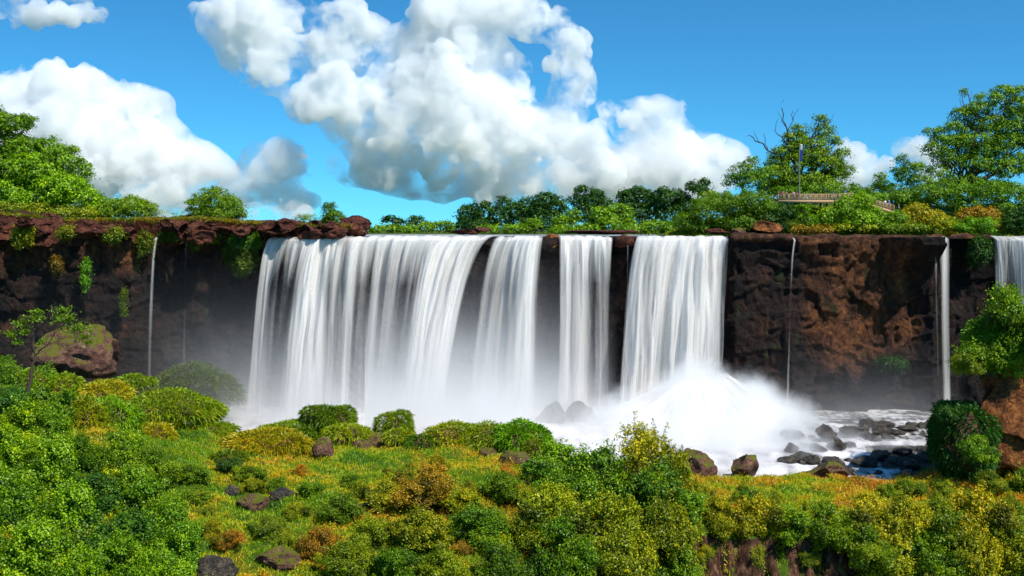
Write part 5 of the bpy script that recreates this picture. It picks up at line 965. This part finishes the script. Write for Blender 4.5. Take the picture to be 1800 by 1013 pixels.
def limp(z0, z1, m, nm):
    n, k = 14, 10; u, t = np.meshgrid(np.linspace(0, 1, n), np.linspace(0, 1, k)); b = P(1406, z0, 210); e = P(1406, z1, 210)
    v = np.stack([b.x + .05 + u * .42 * (1 - .25 * t) , b.y + .12 * np.sin(u * 11 + t * 2), b.z + (e.z - b.z) * t], -1).reshape(-1, 3); i = np.arange(n * k).reshape(k, n)
    o = link(nm, mesh(nm, v - np.array(fp.location[:]), np.stack([i[:-1, :-1], i[:-1, 1:], i[1:, 1:], i[1:, :-1]], -1).reshape(-1, 4)), m, fp); s_ = o.modifiers.new('s', 'SOLIDIFY'); s_.thickness = .03; return o
fl = limp(254, 264, plain('white_flag_cloth', (.8, .8, .82)), 'flag'); limp(264, 284, plain('blue_flag_cloth', (.02, .10, .45)), 'flag')

def person(px, Y, zf, label, shirt, trouser, hair, pose=0, rz=0.0, h=1.7, skin=(.42, .24, .16), hat=None):
    """standing figure: one skinned body, clothes and hair as parts"""
    x = (px - 900) / F * Y; root = empty('person', (x, Y, zf)); root.rotation_euler = (0, 0, rz); root.scale = (h / 1.7,) * 3; tag(root, label, 'person', 'visitors at the viewpoint')
    ay = (-.30, -.12, .04)[pose]; az = (1.12, .92, .84)[pose]
    def skinned(nm, pts, edges, rad, m):
        me = mesh(nm, np.array(pts, float)); me2 = bpy.data.meshes.new(nm); me2.from_pydata(pts, edges, []); o = link('tmp', me2); o.modifiers.new('s', 'SKIN'); sub = o.modifiers.new('b', 'SUBSURF'); sub.levels = sub.render_levels = 1
        for q, w_ in zip(me2.skin_vertices[0].data, rad): q.radius = (w_, w_) if not isinstance(w_, tuple) else w_
        me2.skin_vertices[0].data[0].use_root = True
        e = evaluated(o, nm); smooth(e); bpy.data.meshes.remove(me); return link(nm, e, m, root)
    pts = [(0, 0, .92), (0, 0, 1.15), (0, 0, 1.36), (0, 0, 1.46), (0, -.01, 1.53), (0, -.02, 1.62), (.18, 0, 1.36), (.23, .0, 1.12), (.22, ay, az), (.2, ay * 1.35, az - .03), (-.18, 0, 1.36), (-.23, 0, 1.12), (-.22, ay, az), (-.2, ay * 1.35, az - .03), (.10, 0, .84), (.11, -.02, .48), (.11, .02, .08), (.12, -.14, .04), (-.10, 0, .84), (-.12, .03, .48), (-.12, .04, .08), (-.13, -.12, .04)]
    ed = [(0, 1), (1, 2), (2, 3), (3, 4), (4, 5), (2, 6), (6, 7), (7, 8), (8, 9), (2, 10), (10, 11), (11, 12), (12, 13), (0, 14), (14, 15), (15, 16), (16, 17), (0, 18), (18, 19), (19, 20), (20, 21)]
    skinned('body', pts, ed, [(.15, .1), (.14, .095), (.15, .1), .055, .09, .085, .06, .045, .035, .03, .06, .045, .035, .03, .085, .06, .04, .035, .085, .06, .04, .035], plain('skin', skin, .6))
    skinned('shirt', [pts[k] for k in (0, 1, 2, 6, 7, 10, 11)], [(0, 1), (1, 2), (2, 3), (3, 4), (2, 5), (5, 6)], [(.165, .115), (.155, .11), (.165, .115), .08, .06, .08, .06], plain('shirt_cloth', shirt, .9))
    skinned('trousers', [(0, 0, .90)] + [pts[k] for k in (14, 15, 16, 18, 19, 20)], [(0, 1), (1, 2), (2, 3), (0, 4), (4, 5), (5, 6)], [(.16, .115), .10, .075, .06, .10, .075, .06], plain('trouser_cloth', trouser, .9))
    vv, ff = ico(3); v = vv * np.array([.10, .115, .12]) + np.array([0, .02, 1.64]); link('hat' if hat else 'hair', mesh('hair', v, ff), plain('hat_cloth', hat) if hat else plain('hair', hair, .6), root)
    vv, ff = ico(1)
    link('nose', mesh('nose', vv * .018 + np.array([0, -.115, 1.59]), ff), plain('skin', skin, .6), root)
    return root
zd = PA.z + .07
BL, BR = (.01, .008, .008), (.05, .02, .01)
person(1362, 209.6, zd, 'person in black at the left end of the platform railing', (.02, .015, .02), BL, BL, 0).location.x += .7
person(1376, 209.7, zd, 'person in a dark red shirt, second from the left on the platform', (.30, .03, .04), BL, BR, 0)
person(1383, 210.2, zd, 'person in a plum shirt close beside the dark red one', (.22, .04, .08), BL, BL, 1, .5)
person(1395, 209.7, zd, 'person in a pale pink top left of the flagpole', (.72, .38, .40), (.1, .1, .2), BR, 1, -.3)
person(1400, 210.6, zd, 'person in a red-brown shirt touching the flagpole', (.35, .10, .06), BL, BL, 2, .2)
person(1486, 210.6, PC.z + .07, 'person in a blue shirt alone on the sunlit walkway', (.03, .12, .55), (.05, .05, .1), BR, 0)
zr = lambda px: P(1528, 359, 208).z + (px - 1528) / 44 * (P(1572, 372, 208).z - P(1528, 359, 208).z) + .07
person(1533, 208.6, zr(1533), 'person in a purple shirt at the top of the ramp', (.20, .08, .30), BL, BR, 1)
person(1556, 208.5, zr(1556), 'person in white halfway down the ramp', (.75, .75, .80), (.3, .3, .5), BR, 1, .4)
person(1563, 209.2, zr(1563), 'person in a blue top and white hat on the ramp', (.05, .14, .55), (.2, .1, .1), BR, 1, 0, hat=(.8, .8, .8))
person(1580, 209.4, zr(1572) - .3, 'person in dark teal just past the lower end of the ramp', (.02, .12, .14), (.05, .08, .08), BL, 1, .8)
for o in bpy.data.objects:
    if o.type == 'MESH' and o.get('group') == '': del o['group']
# look-alikes: say which named neighbour each one stands beside
import re as _re
_auto = ('small stones in the rapids', 'blocks of the left rock ledge', 'small tufts of the near ground')
_anch = [(x, y, _re.sub(r'^(the|a|an) ', '', l)) for x, y, l, o in NAMED if o.get('group') not in _auto and len(l.split()) <= 10]
_used = set(o.get('label') for _, _, _, o in NAMED if o.get('group') not in _auto)
for x, y, l, o in NAMED:
    g = o.get('group')
    if g not in _auto: continue
    w_ = {'small stones in the rapids': ('bigger wet stone' if l.startswith('larger') else 'little wet stone'), 'blocks of the left rock ledge': ('big ledge block' if l.startswith('big') else 'lesser ledge block')}.get(g) or ' '.join(l.split(' tuft ')[0].split()[1:]).replace(' coloured', '') + ' tuft'
    for ax, ay, al in sorted(_anch, key=lambda a: math.hypot(a[0] - x, (a[1] - y) * 1.5)):
        dx, dy = ax - x, ay - y
        d_ = 'left of' if dx > abs(dy) else 'right of' if -dx > abs(dy) else 'above' if dy > 0 else 'below'
        t = f'{w_} {d_} the {al}'
        if t not in _used and len(t.split()) <= 16: break
    _used.add(t); o['label'] = t
#END5
